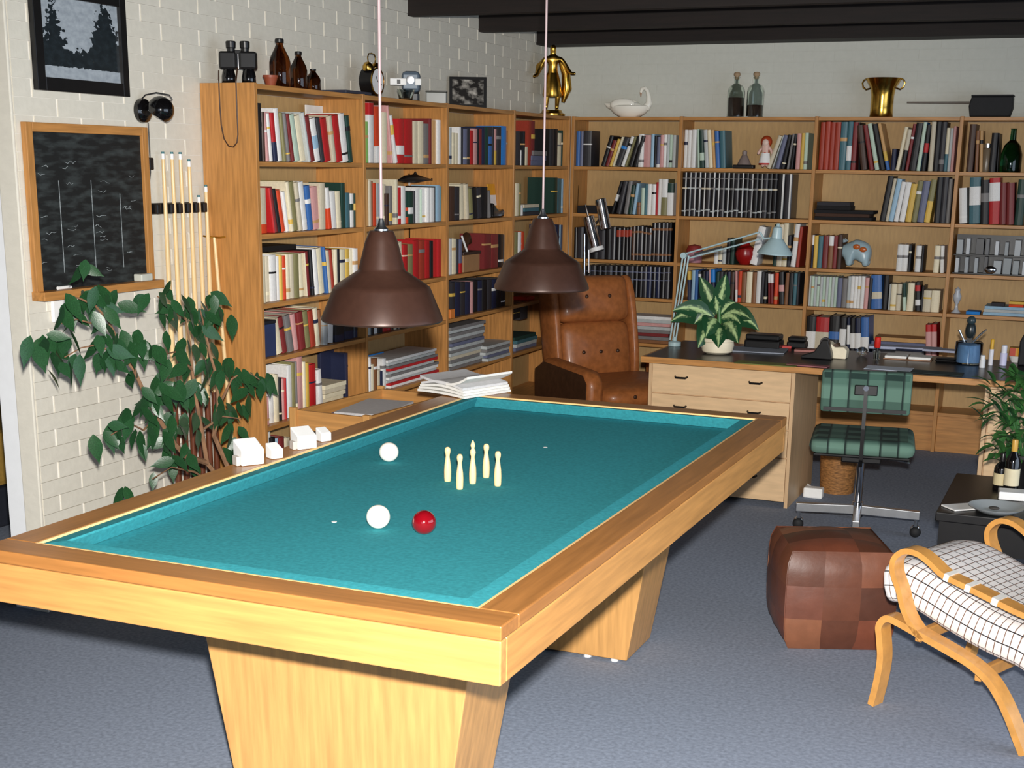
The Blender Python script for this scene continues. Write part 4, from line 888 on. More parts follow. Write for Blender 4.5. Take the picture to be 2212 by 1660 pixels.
sh = MB().lathe([(.090,-.070),(.091,-.064),(.078,-.045),(.050,-.012),(.034,.008),(.028,.012),(.025,.050),(.022,.066),(.012,.072),(.008,.086),(0,.088)], 32, caps=False).xf(Matrix.Translation(hp) @ Matrix.Rotation(.06, 4, 'Y')).build('shade', 'lampblue', al, smooth=True)
MB().ell(tuple(hp+Vector((0,0,-.035))), .03, .03, .035).build('bulb', 'ivory', al, smooth='all')
# dumb cane plant in a cream pot
P = at(1549, 764); dc = thing('dumb_cane', 'variegated dumb cane plant in a cream pot on the desk', 'plant', (P.x, P.y, Z0))
MB().lathe([(0,0),(.060,0),(.078,.012),(.086,.045),(.083,.062),(.088,.066),(.086,.082),(.078,.082),(.076,.065),(0,.065)], 32, caps=False).build('pot', 'pot', dc, smooth=True)
MB().lathe([(0,.066),(.077,.066)], 24, caps=False).build('soil', 'leatherdark', dc)
MB().tube([(0,0,.066),(.004,0,.16),(-.004,.004,.25),(0,0,.32)], [.013,.012,.010,.007], 10).build('stem', 'leaf2', dc, smooth=True)
def bigleaf_mesh():
    n = 10; vs, fs, uv = [], [], []
    for i in range(n+1):
        t = i/n; w = .5*math.sin(PI*t**.75)**.9*.62*(1-t*.12)
        for j in (-1, -.5, 0, .5, 1): vs.append((w*j, .06*abs(j)*w*4, t))
    for i in range(n):
        for j in range(4): a = i*5+j; fs.append((a, a+1, a+6, a+5)); uv += [((j+dj)/4, (i+di)/n) for dj, di in ((0,0),(1,0),(1,1),(0,1))]
    me = bpy.data.meshes.new('leaf'); me.from_pydata(vs, [], fs); l = me.uv_layers.new(name='UVMap')
    for k, c in enumerate(uv): l.data[k].uv = c
    for p in me.polygons: p.use_smooth = True
    return me
def bent_leaf(parent, name, mt, root, tip, width, droop, n=9, face=None):
    """a long leaf from root to tip arching by droop, with UVs along and across"""
    root, tip = Vector(root), Vector(tip); ax = tip-root; ln = ax.length; vs, fs, uv = [], [], []
    side = ax.cross(face or Vector((0,0,1)));  side = side.normalized() if side.length > 1e-4 else Vector((1,0,0))
    upv = side.cross(ax).normalized()
    for i in range(n+1):
        t = i/n; c = root+ax*t+Vector((0,0,droop*4*t*(1-t))); w = width*.5*math.sin(PI*min(1, t**.8))**.85
        if i in (0, n): w = .001
        for j in (-1, -.5, 0, .5, 1): vs.append(c+side*(w*j)+upv*(abs(j)*w*.25))
    for i in range(n):
        for j in range(4): a = i*5+j; fs.append((a, a+1, a+6, a+5)); uv += [((j+dj)/4, (i+di)/n) for dj, di in ((0,0),(1,0),(1,1),(0,1))]
    me = bpy.data.meshes.new(name); me.from_pydata([tuple(v) for v in vs], [], fs); l = me.uv_layers.new(name='UVMap')
    for k, c in enumerate(uv): l.data[k].uv = c
    return place(name, me, mt, parent, smooth='all')
vd = Vector((CPOS.x-P.x, CPOS.y-P.y, 0)).normalized()
for (u0, v0, u1, v1, w, dr, off) in ((1548,672,1512,598,.058,.0,-.02),(1552,670,1568,592,.056,.0,.02),(1540,700,1448,696,.075,.05,.02),(1545,690,1452,672,.06,.035,.10),(1560,695,1640,715,.07,.05,.02),(1558,685,1622,690,.06,.03,.08),(1546,700,1508,752,.075,.03,.10),(1552,705,1552,752,.070,.03,.13),(1560,700,1595,742,.085,.04,.11),(1556,690,1600,700,.075,.03,.06),(1545,690,1500,700,.07,.03,.05),(1550,690,1525,728,.075,.03,.12),(1552,680,1545,640,.055,.0,.03),(1556,680,1590,655,.055,.02,.0),(1545,682,1500,650,.05,.02,-.03),(1556,705,1580,735,.06,.02,.05)):
    a_ = on(u0, v0, 'y', P.y)-Vector(dc.location); b2 = on(u1, v1, 'y', P.y-off)-Vector(dc.location)
    bent_leaf(dc, 'leaf', 'bigleaf', a_, b2, w*1.55, dr, face=-vd)
# assorted desk things
def slab(name, u, v, sx, sy, h, rz, col, label, cat, mt='tint', zz=Z0, bev=.001):
    q = at(u, v, zz); o = MB().box(-sx/2, sx/2, -sy/2, sy/2, 0, h).build(name, mt, bevel=bev, col=col); o.location = (q.x, q.y, zz); o.rotation_euler = (0, 0, rz); return tag(o, label, cat)
slab('paper_stack', 1628, 757, .34, .21, .006, .1, rgb(150,156,168), 'grey paper sheets on the desk beside the cream pot', 'papers', 'tintmat')
slab('blotter', 1655, 787, .30, .10, .004, .02, rgb(120,128,60), 'olive green blotter at the front edge of the desk', 'blotter')
slab('exercise_book', 1745, 791, .20, .06, .006, -.05, rgb(150,90,96), 'dusty pink exercise book at the front edge of the desk', 'notebook')
slab('pencil_box', 1692, 752, .09, .035, .014, .05, rgb(196,60,56), 'small red and white pencil box on the desk', 'box')
slab('pink_folder', 1748, 760, .15, .07, .012, .1, rgb(170,104,96), 'dusty rose folder on the desk beside the pencil box', 'folder')
def blackcase(u, v, sx, sy, sz, lb, rz=0):
    q = at(u, v); t = thing('black_case', lb, 'case', (q.x, q.y, Z0), rz)
    MB().box(-sx/2, sx/2, -sy/2, sy/2, 0, sz*.6).build('case_body', 'black', t, bevel=.008); MB().box(-sx/2+.004, sx/2-.004, -sy/2+.004, sy/2-.004, sz*.6+.0005, sz).build('lid', 'black', t, bevel=.008)
blackcase(1650, 752, .19, .12, .075, 'black case on the desk behind the grey papers'); blackcase(1722, 752, .10, .09, .06, 'small black case on the desk beside the pink folder')
q = at(1768, 775); tl = thing('black_dispenser', 'black tape dispenser on the desk beside the beige one', 'dispenser', (q.x, q.y, Z0))
MB().prism([(-.085,0),(.07,0),(.07,.02),(.045,.10),(.02,.10),(-.02,.035),(-.085,.012)], -.03, .03, 'y').build('body', 'black', tl, bevel=.004); MB().lathe([(.024,-.012),(.024,.012)], 20).xf(Matrix.Translation((.028,0,.085)) @ Matrix.Rotation(PI/2, 4, 'X')).build('tape_roll', 'tint', tl, smooth=True, col=rgb(60,56,56))
q = at(1806, 774); ph = thing('beige_dispenser', 'beige memo dispenser with dark roller on the desk', 'dispenser', (q.x, q.y, Z0))
MB().prism([(-.06,0),(.055,0),(.058,.045),(.04,.062),(-.005,.058),(-.03,.082),(-.055,.085)], -.04, .04, 'y').build('body', 'pot', ph, bevel=.006); MB().lathe([(.014,-.03),(.014,.03)], 16).xf(Matrix.Translation((.0,0,.062)) @ Matrix.Rotation(PI/2, 4, 'X')).build('roller', 'leatherdark', ph, smooth=True)
q = at(1862, 770); oil = MB().ell((0,0,.024), .03, .03, .024).build('glass_paperweight', 'blueglass', smooth='all'); oil.location = (q.x, q.y, Z0); tag(oil, 'round glass paperweight on the desk beside the red stamp', 'paperweight')
q = at(1893, 778); st_ = thing('rubber_stamp', 'red handled stamp standing in a glass holder on the desk', 'stamp', (q.x, q.y, Z0))
MB().lathe([(.016,0),(.018,.045),(.016,.045),(.014,.004)], 18, caps=False).build('holder', 'clear', st_, smooth=True); MB().lathe([(.008,.004),(.008,.062)], 12).build('stem', 'black', st_); MB().lathe([(.013,.062),(.0155,.066),(.0155,.112),(.012,.116)], 16).build('handle', 'tint', st_, smooth=True, col=rgb(214,36,24))
slab('white_sheet', 1920, 797, .22, .13, .0025, .0, rgb(216,224,238), 'white letter sheet at the front edge of the desk', 'paper', 'tintmat')
slab('dark_blotter', 2010, 805, .30, .11, .002, 0, rgb(54,66,64), 'dark green desk pad beside the letter sheet', 'desk pad', 'tintmat')
q = at(1962, 776); di = thing('open_diary', 'open appointment diary with white pages on the desk', 'diary', (q.x, q.y, Z0), .03)
MB().box(-.118, .118, -.06, .06, 0, .004).build('cover', 'tint', di, col=rgb(160,112,76))
for e in (-1, 1): MB().box(min(e*.004, e*.113), max(e*.004, e*.113), -.056, .056, .0045, .018).build('page_block', 'paper', di, bevel=.004)
for k, (u, v, sx, sy) in enumerate(((1960,752,.36,.10),(2045,760,.24,.09),(1905,752,.14,.10))): slab('letter_pile', u, v, sx, sy, .008+.003*k, (.05,-.04,.2)[k], rgb(176,182,204), ('pale letters spread behind the open diary', 'pale letters beside the glass jar', 'pale letters beside the rubber stamp')[k], 'papers', 'tintmat')
blackcase(2052, 783, .14, .06, .022, 'flat black spectacle case beside the glass jar')
q = at(2090, 786); jr = thing('glass_jar', 'bluish glass jar with bird figure and pens on the desk', 'jar', (q.x, q.y, Z0))
MB().lathe([(0,0),(.062,0),(.066,.004),(.066,.105),(.062,.11),(.059,.105),(.060,.006),(0,.006)], 28, caps=False).build('glass', 'blueglass', jr, smooth=True)
MB().lathe([(.056,.008),(.056,.095)], 20).build('filling', 'tintmat', jr, smooth=True, col=rgb(150,176,206))
MB().ell((0,0,.165), .026, .024, .045).build('figure_body', 'tintgloss', jr, smooth='all', col=rgb(34,42,44)); MB().ell((.0,0,.215), .022, .02, .022).build('figure_head', 'tintgloss', jr, smooth='all', col=rgb(52,66,70)); MB().box(-.012, .012, -.012, .012, .096, .13).build('figure_base', 'black', jr)
MB().tube([(.01,0,.10),(.05,0,.15),(.075,0,.175)], [.004,.006,.003], 8).build('spoon', 'steel', jr, smooth=True); MB().tube([(-.02,0,.10),(-.055,0,.165)], [.003,.007], 8).build('spoon', 'steel', jr, smooth=True)
def tubby(u, v, r, h, col, col2, lb, name='glue_stick', cat='glue stick'):
    q = at(u, v); t = thing(name, lb, cat, (q.x, q.y, Z0)); MB().lathe([(r,0),(r,h*.62)], 16).build('tube_body', 'tint', t, smooth=True, col=col); MB().lathe([(r*.8,h*.6201),(r*.82,h*.97),(r*.6,h)], 16).build('cap', 'tint', t, smooth=True, col=col2)
tubby(2121, 795, .014, .062, rgb(230,230,232), rgb(240,240,240), 'short white correction bottle beside the glass jar', 'correction_bottle', 'bottle'); tubby(2139, 790, .011, .13, rgb(232,230,236), rgb(220,170,50), 'white glue stick with yellow cap on the desk'); tubby(2166, 790, .017, .10, rgb(214,212,240), rgb(236,236,244), 'lilac white glue bottle on the desk', 'glue_bottle', 'bottle')
q = at(2193, 783); pp = thing('paint_pot', 'white pot with yellow and red band on the desk', 'pot', (q.x, q.y, Z0)); MB().lathe([(.020,0),(.034,.03),(.035,.032)], 20).build('bowl', 'white', pp, smooth=True); MB().lathe([(.034,.0325),(.034,.075)], 20).build('tin', 'tint', pp, smooth=True, col=rgb(224,160,40)); MB().box(-.030, -.002, -.0345, -.022, .034, .073).build('red_label', 'tint', pp, col=rgb(206,64,26))
for k, (u, v, h, c_) in enumerate(((1718,735,.23,'k'),(1740,738,.22,'r'),(1782,740,.22,'d'),(1812,742,.20,'k'),(1832,742,.19,'n'),(1845,742,.18,'n'),(1858,742,.18,'k'),(1872,744,.19,'b'))):
    pass
row(6, 4, (1720,440,4.496), '62,1090,k,14,w16 172,1100,r,16,i06 300,1090,k,14,w03,b46 402,1100,k,12,w27 466,1105,n,10,w38 514,1110,k,8,w26 566,1105,n,6,w26 624,1100,b,6,w15 |700', **LB)
row(6, 4, (1720,440,4.496), '1256,1170,r,0,p18 1310,1170,r,0,p18 |1364', **PB)
def stack(k, s, u0, u1, cols, h, dep, label, name='magazine', fr=.03, z=None, jit=.012, cat='magazine', kw='magazine'):
    """flat things piled on a shelf, bottom first"""
    z = ST[s]+.0005 if z is None else z; a0, a1 = clampa(k, shelf_along(k, u0, z, fr), shelf_along(k, u1, z, fr))
    for i, c_ in enumerate(cols):
        w = (a1-a0)*random.uniform(.9, 1.0); o = MB().box(0, w, 0, dep*random.uniform(.9, 1), 0, h*.94).build(name, 'tintmat', bevel=.0008, col=CN[c_][1])
        put(k, o, a0+(a1-a0-w)*random.random(), z, fr+random.uniform(-.004, jit)); z += h
        tag(o, f'{CN[c_][0]} {kw}, {"bottom" if i == 0 else ("top" if i == len(cols)-1 else ORDN[i]+" from bottom")} of pile {label}' if len(cols) > 1 else f'{CN[c_][0]} {kw} {label}', cat, f'{kw}s piled {label}')
    return z
random.seed(21)
stack(6, 4, 1876, 1996, 'sazzt', .026, .19, 'beside binders under brass vase', 'document_box', cat='box', kw='document box')
stack(4, 4, 1340, 1450, 'hamaspsw', .022, .19, 'behind the leather armchair', cat='magazine')
stack(2, 4, 972, 1048, 'asaisaszasasa', .0185, .20, 'on fifth shelf under framed photo'); stack(2, 4, 1052, 1104, 'szsas', .018, .22, 'beside tall pile on fifth shelf', 'newspaper', cat='newspaper', kw='newspaper', fr=-.005)
stack(1, 4, 838, 948, 'wrswasrasw', .0145, .20, 'on fifth shelf under alarm clock')
stack(1, 4, 842, 905, 'aw', .012, .18, 'on top of the pile under the alarm clock', z=ST[4]+.0005+.0145*10+.001) if False else None
stack(0, 4, 700, 748, 'iccic', .021, .15, 'on fifth shelf beside navy volumes', 'paperback', cat='book', kw='paperback')
stack(3, 0, 1150, 1182, 'zza', .03, .15, 'on top shelf under gilt figurine', 'book', cat='book', kw='book')
stack(3, 1, 1132, 1166, 'dqi', .022, .15, 'on second shelf under gilt figurine', 'book', cat='book', kw='book')
stack(6, 1, 1756, 1886, 'kuk', .02, .19, 'on second shelf under brass vase', 'book', cat='book', kw='book'); stack(6, 1, 1760, 1838, 'kd', .024, .17, 'atop lying books under brass vase', 'book', z=ST[1]+.061, cat='book', kw='book')
stack(7, 3, 2122, 2230, 'lsl', .018, .2, 'on fourth shelf under long-handled pan', 'paper_ream', cat='paper', kw='paper ream'); stack(7, 3, 2086, 2116, 'x', .018, .12, 'beside the paper reams', 'card_box', cat='box', kw='card box')
stack(7, 3, 2178, 2212, 'oy', .016, .08, 'on the paper reams', 'film_carton', z=ST[3]+.055, cat='carton', kw='film carton')
stack(7, 3, 2140, 2170, 'd', .02, .08, 'on the paper reams', 'cassette_case', z=ST[3]+.055, cat='case', kw='cassette case')
stack(4, 1, 1246, 1312, 'k', .05, .15, 'on the second shelf under the porcelain swan', 'black_box_file', cat='box', kw='box file')
random.seed(31)
# a face-on booklet at the back of a shelf: (bay, shelf, u0, u1, v_top, colour, label)
def faceon(k, s, u0, u1, vt, col, label, fr, h0=0, name='booklet', extra=None, lean=.08):
    z = ST[s]+.0008; a0, a1 = clampa(k, shelf_along(k, u0, z, fr), shelf_along(k, u1, z, fr)); P = on((u0+u1)/2, vt, *( ('x', D-fr) if k < 4 else ('y', YB+fr))); h = P.z-z
    t = thing(name, label, 'book'); put(k, t, a0, z, fr); w = a1-a0; T_ = Matrix.Rotation(-lean, 4, 'X')
    MB().box(0, w, 0, .008, 0, h).xf(T_).build('cover', 'tint', t, bevel=.001, col=col)
    for (x0, x1, z0, z1, c_) in (extra or []): MB().box(x0*w, x1*w, -.0012, -.0002, z0*h, z1*h).xf(T_).build('printed_panel', 'tint', t, col=c_)
    return t, w, h, T_
faceon(0, 0, 664, 763, 231, rgb(240,238,232), 'large white folder standing behind the books beside the cue rack', .215, lean=0)
t_, w_, h_, T_ = faceon(1, 1, 902, 964, 375, rgb(238,240,244), 'white booklet with blue panel behind the paperbacks under the alarm clock', .222, extra=[(.12,.74,.60,.95,rgb(40,116,196))], lean=0)
MB().lathe([(.022,0),(.022,.001)], 20).xf(Matrix.Translation((w_*.43,-.0014,h_*.80)) @ Matrix.Rotation(PI/2, 4, 'X')).build('emblem', 'white', t_)
faceon(1, 2, 897, 957, 490, rgb(34,36,52), 'navy folder standing behind the red volumes', .222, lean=0)
faceon(2, 1, 1060, 1102, 397, rgb(226,160,40), 'orange booklet with white panel facing out under the framed photo', .10, extra=[(.03,.97,.34,.66,rgb(236,236,236))], lean=.12)
faceon(0, 4, 694, 746, 755, rgb(36,42,70), 'navy atlas standing behind the cream paperbacks', .18, lean=0)
faceon(1, 4, 795, 830, 764, rgb(48,140,220), 'bright blue booklet standing behind the magazines', .20, lean=0)
faceon(4, 1, 1229, 1246, 400, rgb(150,150,158), 'grey photo card standing on the second shelf behind the armchair', .08)
o = thing('navy_box', 'navy card box on the fourth shelf beside the cue rack', 'box'); put(0, o, -3.395, ST[3]+.001, .03); MB().box(0, .12, 0, .16, 0, .14).build('box_body', 'tint', o, bevel=.002, col=rgb(44,58,96)); MB().box(-.002, .122, -.002, .162, .1405, .155).build('lid', 'tint', o, bevel=.002, col=rgb(26,28,36))
# lying things on top of rows
def lying(k, s, u0, u1, zoff, h, col, label, name='book', cat='book', fr=.05, dep=.16, mt='tint'):
    z = ST[s]+zoff; a0, a1 = clampa(k, shelf_along(k, u0, z, fr), shelf_along(k, u1, z, fr)); t = thing(name, label, cat); put(k, t, a0, z, fr)
    w = a1-a0; MB().box(0, w, 0, dep, 0, h*.12).box(0, w, 0, dep, h*.88, h).box(0, w, 0, .004, h*.12, h*.88).build('cover', mt, t, col=col); MB().box(.003, w-.003, .0045, dep-.003, h*.125, h*.875).build('page_block', 'pages', t); return t
lying(0, 2, 566, 640, .212, .022, rgb(20,20,22), 'black glossy album lying across the cream paperbacks', mt='tintgloss')
# black carved fish lying on the paperbacks
z = ST[1]+.2; a0 = shelf_along(1, 880, z, .04); fs_ = thing('carved_fish', 'black carved fish lying on the paperbacks under the alarm clock', 'ornament'); put(1, fs_, a0, ST[1]+.203, .06)
L1 = shelf_along(1, 950, z, .04)-a0
MB().tube([(0,.03,.012),(L1*.2,.03,.018),(L1*.5,.03,.02),(L1*.8,.03,.016),(L1,.03,.012)], [.004,.018,.022,.010,.004], 12).build('fish_body', 'black', fs_, smooth=True); MB().prism([(L1*.97,.012),(L1*1.1,.035),(L1*1.06,.012),(L1*1.1,-.002)], .026, .034, 'y').build('tail_fin', 'black', fs_); MB().prism([(L1*.40,.03),(L1*.5,.055),(L1*.58,.03)], .027, .033, 'y').build('back_fin', 'black', fs_)
# black ceramic shoe in front of the orange booklet, small wooden box with model
z = ST[1]; a0 = shelf_along(2, 1063, z, .03); sh_ = thing('ceramic_shoe', 'black glazed shoe ornament before the orange booklet', 'ornament'); put(2, sh_, a0, z+.001, .02)
MB().prism([(0,0),(.10,0),(.155,.004),(.165,.03),(.15,.045),(.10,.035),(.05,.055),(.0,.085),(-.005,.05)], .0, .05, 'y').build('shoe_body', 'blackgloss', sh_, bevel=.008)
z = ST[2]; a0 = shelf_along(2, 1001, z, .03); wbx = thing('wooden_box', 'small tan wooden box with dark model on the third shelf', 'box'); put(2, wbx, a0, z+.001, .03)
MB().box(0, .22, 0, .10, 0, .095).build('box_body', 'tint', wbx, bevel=.003, col=rgb(166,124,84)); MB().box(-.008, .228, -.005, .105, .0955, .112).build('lid', 'tint', wbx, bevel=.003, col=rgb(60,40,32)); MB().tube([(.06,.05,.112),(.10,.05,.15),(.15,.05,.19),(.19,.05,.16)], [.02,.03,.026,.015], 10).build('model', 'leatherdark', wbx, smooth=True); MB().tube([(.02,.02,.20),(.09,.02,.113)], .006, 8).build('pen', 'white', wbx)
# doll, red vase, ceramic pig, small things
a0 = shelf_along(5, 1652, ST[0], .06); dl = thing('rag_doll', 'red haired doll in white apron on the top shelf', 'doll', (a0, YB+.06, ST[0]+.001))
skin('body', [(0,0,.05,.026),(0,0,.09,.024),(0,0,.128,.016),(0,0,.155,.026),(0,0,.176,.020),(-.03,0,.118,.010),(-.048,-.01,.085,.009),(.03,0,.118,.010),(.046,-.01,.085,.009),(-.014,0,.026,.011),(-.016,0,.008,.009),(.014,0,.026,.011),(.016,0,.008,.009)], [(0,1),(1,2),(2,3),(3,4),(2,5),(5,6),(2,7),(7,8),(0,9),(9,10),(0,11),(11,12)], 'tint', dl, 2).color = (*rgb(226,186,170), 1)
MB().lathe([(.040,.025),(.026,.085),(.016,.126)], 18, caps=False).build('dress', 'tint', dl, smooth=True, col=rgb(196,40,36)); MB().lathe([(.0405,.034),(.030,.08),(.027,.094)], 12, caps=False).xf(Matrix.Translation((0,-.003,0))).build('apron', 'white', dl, smooth=True)
MB().ell((0,.008,.162), .036, .032, .036).build('hair', 'tint', dl, smooth='all', col=rgb(176,66,30)); MB().ell((0,-.018,.156), .020, .012, .022).build('face', 'tint', dl, smooth='all', col=rgb(236,206,190))
a0 = shelf_along(5, 1607, ST[0], .06); mn = thing('grey_figurine', 'small grey seated figurine on a dark stand', 'figurine', (a0, YB+.06, ST[0]+.001)); MB().box(-.065, .065, -.03, .03, 0, .022).build('stand', 'black', mn, bevel=.004); MB().lathe([(.045,.0225),(.036,.04),(.022,.07),(.014,.082),(.016,.095),(.014,.106),(0,.11)], 16, caps=False).build('figure', 'tint', mn, smooth=True, col=rgb(140,124,118))
a0 = shelf_along(5, 1608, ST[2], .06); rv = thing('red_vase', 'round red glazed vase on the third shelf behind the lamp arm', 'vase', (a0, YB+.07, ST[2]+.001)); MB().lathe([(0,0),(.03,0),(.055,.03),(.064,.065),(.055,.10),(.03,.118),(.024,.13),(.026,.135),(.020,.13),(0,.12)], 24, caps=False).build('body', 'tintgloss', rv, smooth=True, col=rgb(150,24,22))
a0 = shelf_along(5, 1498, ST[2], .06); rb = thing('round_tin', 'maroon domed tin on the third shelf behind the architect lamp', 'tin', (a0, YB+.07, ST[2]+.001)); MB().lathe([(.05,0),(.05,.06)], 24).build('tin_body', 'tint', rb, smooth=True, col=rgb(190,130,140)); MB().lathe([(.052,.0605),(.052,.08),(.04,.105),(.0,.115)], 24, caps=False).build('lid', 'tint', rb, smooth=True, col=rgb(140,44,40))
a0 = shelf_along(6, 1850, ST[2], .09); pg = thing('ceramic_pig', 'pale blue glazed ceramic pig with orange flowers on the shelf', 'ornament', (a0, YB+.10, ST[2]+.001))
skin('body', [(.03,0,.115,.066,.072),(-.04,0,.112,.060,.066),(.085,0,.11,.045),(-.09,0,.105,.038),(-.125,0,.098,.020),(-.142,0,.096,.017),(.055,-.035,.045,.022),(.055,-.038,.015,.020),(.055,.035,.045,.022),(.055,.038,.015,.020),(-.045,-.035,.045,.022),(-.047,-.038,.015,.020),(-.045,.035,.045,.022),(-.047,.038,.015,.020)], [(0,1),(0,2),(1,3),(3,4),(4,5),(0,6),(6,7),(0,8),(8,9),(1,10),(10,11),(1,12),(12,13)], 'tintgloss', pg, 2).color = (*rgb(164,188,196), 1)
for e in (-1, 1): MB().prism([(-.085,.155),(-.065,.165),(-.095,.185)], e*.03-.006, e*.03+.006, 'y').build('ear', 'tintgloss', pg, col=rgb(140,160,170))
for x, z_ in ((.0,.135),(.04,.12)): MB().ell((x,-.064,z_), .022, .008, .016).build('flower', 'tintgloss', pg, smooth='all', col=rgb(190,96,40))
a0 = shelf_along(7, 2064, ST[3], .06); fg = thing('glass_figure', 'small pale glass figure on the fourth shelf beside the upright', 'figurine', (a0, YB+.07, ST[3]+.001)); MB().lathe([(.03,0),(.012,.02),(.008,.05),(.022,.08),(.026,.10),(.014,.125),(.017,.14),(0,.155)], 18, caps=False).build('figure', 'tintgloss', fg, smooth=True, col=rgb(186,190,196))
# cassette rack
cs = thing('cassette_rack', 'black rack of boxed cassettes on the third shelf', 'rack', (2.705, YB+.03, ST[2]+.001)); MB().box(0, .50, .12, .13, 0, .225).box(0, .50, 0, .12, 0, .006).box(0, .50, 0, .12, .108, .114).build('rack_frame', 'black', cs)
for r_, zz in ((0, .0065), (1, .1145)):
    for k in range(9):
        MB().box(.012+k*.054, .012+k*.054+random.choice((.02,.034,.044)), .01, .10, zz, zz+random.uniform(.075,.098)).build('cassette', 'tintgloss', cs, bevel=.001, col=random.choice((rgb(40,40,44), rgb(150,156,160), rgb(60,64,70), rgb(186,190,194), rgb(120,128,132))))
MB().ell((.215,-.004,.03), .035, .012, .022).build('chrome_dish', 'chrome', cs, smooth='all')
a0 = shelf_along(7, 2195, ST[0], .1); gbt = thing('green_bottle', 'dark green glass bottle on the top shelf under the pan', 'bottle', (2.97, YB+.09, ST[0]+.001)); MB().lathe([(0,0),(.058,0),(.06,.01),(.06,.10),(.045,.15),(.018,.18),(.016,.24),(.02,.245),(0,.245)], 24, caps=False).build('glass', 'greenglass', gbt, smooth=True)
a0 = shelf_along(7, 2130, ST[0], .1); jar_ = thing('spice_jar', 'small tan jar with bright lid on the top shelf', 'jar', (2.835, YB+.08, ST[0]+.001)); MB().lathe([(.026,0),(.028,.01),(.028,.12),(.02,.135)], 20).build('jar_body', 'tintgloss', jar_, smooth=True, col=rgb(120,104,84)); MB().lathe([(.022,.1355),(.022,.16)], 18).build('lid', 'steel', jar_, smooth=True)
mono = thing('black_monitor', 'black hooded screen standing on the desk by the bookcase', 'screen', (3.34, -.88, DZ+.001)); mono.location = (3.29, -1.10, Z0)
MB().prism([(-.10,0),(.25,0),(.25,.30),(-.02,.30),(-.10,.12)], -.05, .07, 'y').build('hood', 'rubber', mono, bevel=.008); MB().box(-.05, .20, -.062, -.0505, .03, .20).build('screen_face', 'blackgloss', mono, bevel=.004)
# ------------------------------------------------------------------ leather armchair in the corner
ac = thing('leather_armchair', 'tan leather high-backed armchair with buttoned cushions in the corner', 'armchair', (.90, -.60, 0), math.radians(50))
# local frame: faces -y
def pillow(x0, x1, y0, y1, z0, z1, e=.28, n=14, axis='y'):
    """soft cushion: superellipsoid filling the box"""
    vs, fs = [], []; sp_ = lambda v, p: math.copysign(abs(v)**p, v)
    cx, cy, cz = (x0+x1)/2, (y0+y1)/2, (z0+z1)/2; rx, ry, rz = (x1-x0)/2, (y1-y0)/2, (z1-z0)/2; N_ = 2*n
    for i in range(n+1):
        a_ = -PI/2+PI*i/n
        for k in range(N_):
            b_ = 2*PI*k/N_
            ca_, sa_ = sp_(math.cos(a_), .7), sp_(math.sin(a_), .7); cb2, sb2 = sp_(math.cos(b_), e), sp_(math.sin(b_), e)
            vs.append((cx+rx*ca_*cb2, cy+ry*sa_, cz+rz*ca_*sb2) if axis == 'y' else (cx+rx*ca_*cb2, cy+ry*ca_*sb2, cz+rz*sa_))
    for i in range(n):
        for k in range(N_): fs.append((i*N_+k, i*N_+(k+1) % N_, (i+1)*N_+(k+1) % N_, (i+1)*N_+k))
    return MB().add(vs, fs)
def soft(mb, n, mt='leather', bev=0, par=ac): return mb.build(n, mt, par, bevel=bev, smooth=True if bev else 'all')
TB_ = Matrix.Translation((0,.20,.36)) @ Matrix.Rotation(-.20, 4, 'X')
soft(MB().box(-.285, .285, .10, .17, -.22, .655).xf(TB_), 'back_frame', bev=.025)
soft(pillow(-.245, .245, -.06, .12, .03, .40).xf(TB_), 'back_cushion')
soft(pillow(-.248, .248, -.075, .12, .39, .675).xf(TB_), 'head_cushion')
for e in (-1, 1):
    soft(pillow(min(e*.238, e*.305), max(e*.238, e*.305), -.04, .16, .0, .68, .5).xf(TB_), 'back_wing')
    soft(MB().prism([(-.42,.10),(.20,.10),(.22,.50),(.10,.57),(-.38,.55),(-.44,.49)], e*.385-.055, e*.385+.055, 'x'), 'arm', 'leather', .035)
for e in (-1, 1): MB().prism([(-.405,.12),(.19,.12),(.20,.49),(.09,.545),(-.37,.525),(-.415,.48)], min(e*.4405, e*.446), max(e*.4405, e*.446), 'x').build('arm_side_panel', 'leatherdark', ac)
soft(pillow(-.332, .332, -.47, .18, .31, .47, axis='z'), 'seat_cushion')
soft(MB().box(-.325, .325, -.425, .16, .14, .325), 'seat_base', bev=.02)
for x in (-.12, 0, .12): MB().ell((x, -.060, .205), .012, .008, .012).xf(TB_).build('button', 'leatherdark', ac, smooth='all')
for x in (-.08, .08): MB().ell((x,-.075,.54), .012, .008, .012).xf(TB_).build('button', 'leatherdark', ac, smooth='all')
for x in (-.15, .15): MB().ell((x, -.468, .40), .012, .008, .012).build('button', 'leatherdark', ac, smooth='all')
for x in (-.34, .34):
    for y in (-.36, .14): MB().box(x-.025, x+.025, y-.025, y+.025, 0, .105).build('foot', 'leatherdark', ac)
# --- chrome reading lamp with two spot cylinders
P = Vector((.715, -.30, 0)); P.y = -.16; q0 = on(1268, 560, 'y', P.y); P.x = q0.x
rl = thing('reading_lamp', 'chrome floor lamp with two cylindrical spots behind the armchair', 'lamp', P)
def R_(u, v): q = on(u, v, 'y', P.y); return q-P
MB().lathe([(.12,0),(.12,.012),(.014,.02)], 28).build('base', 'chrome', rl, smooth=True)
pt = R_(1263,505); MB().tube([(0,0,.02), (0,0,.9), R_(1262,590), pt], .008, 10).build('pole', 'chrome', rl, smooth=True); MB().tube([R_(1266,590)+Vector((.018,0,0)), R_(1272,540)], .006, 8).build('arm', 'chrome', rl, smooth=True)
def spot(a, b, r): 
    a, b = R_(*a), R_(*b); d = (b-a).normalized()
    MB().tube([a, a+d*.004, b-d*.004, b], [r*.9, r, r, r*.9], 24).build('spot_cylinder', 'chrome', rl, smooth=True); return a, b, d
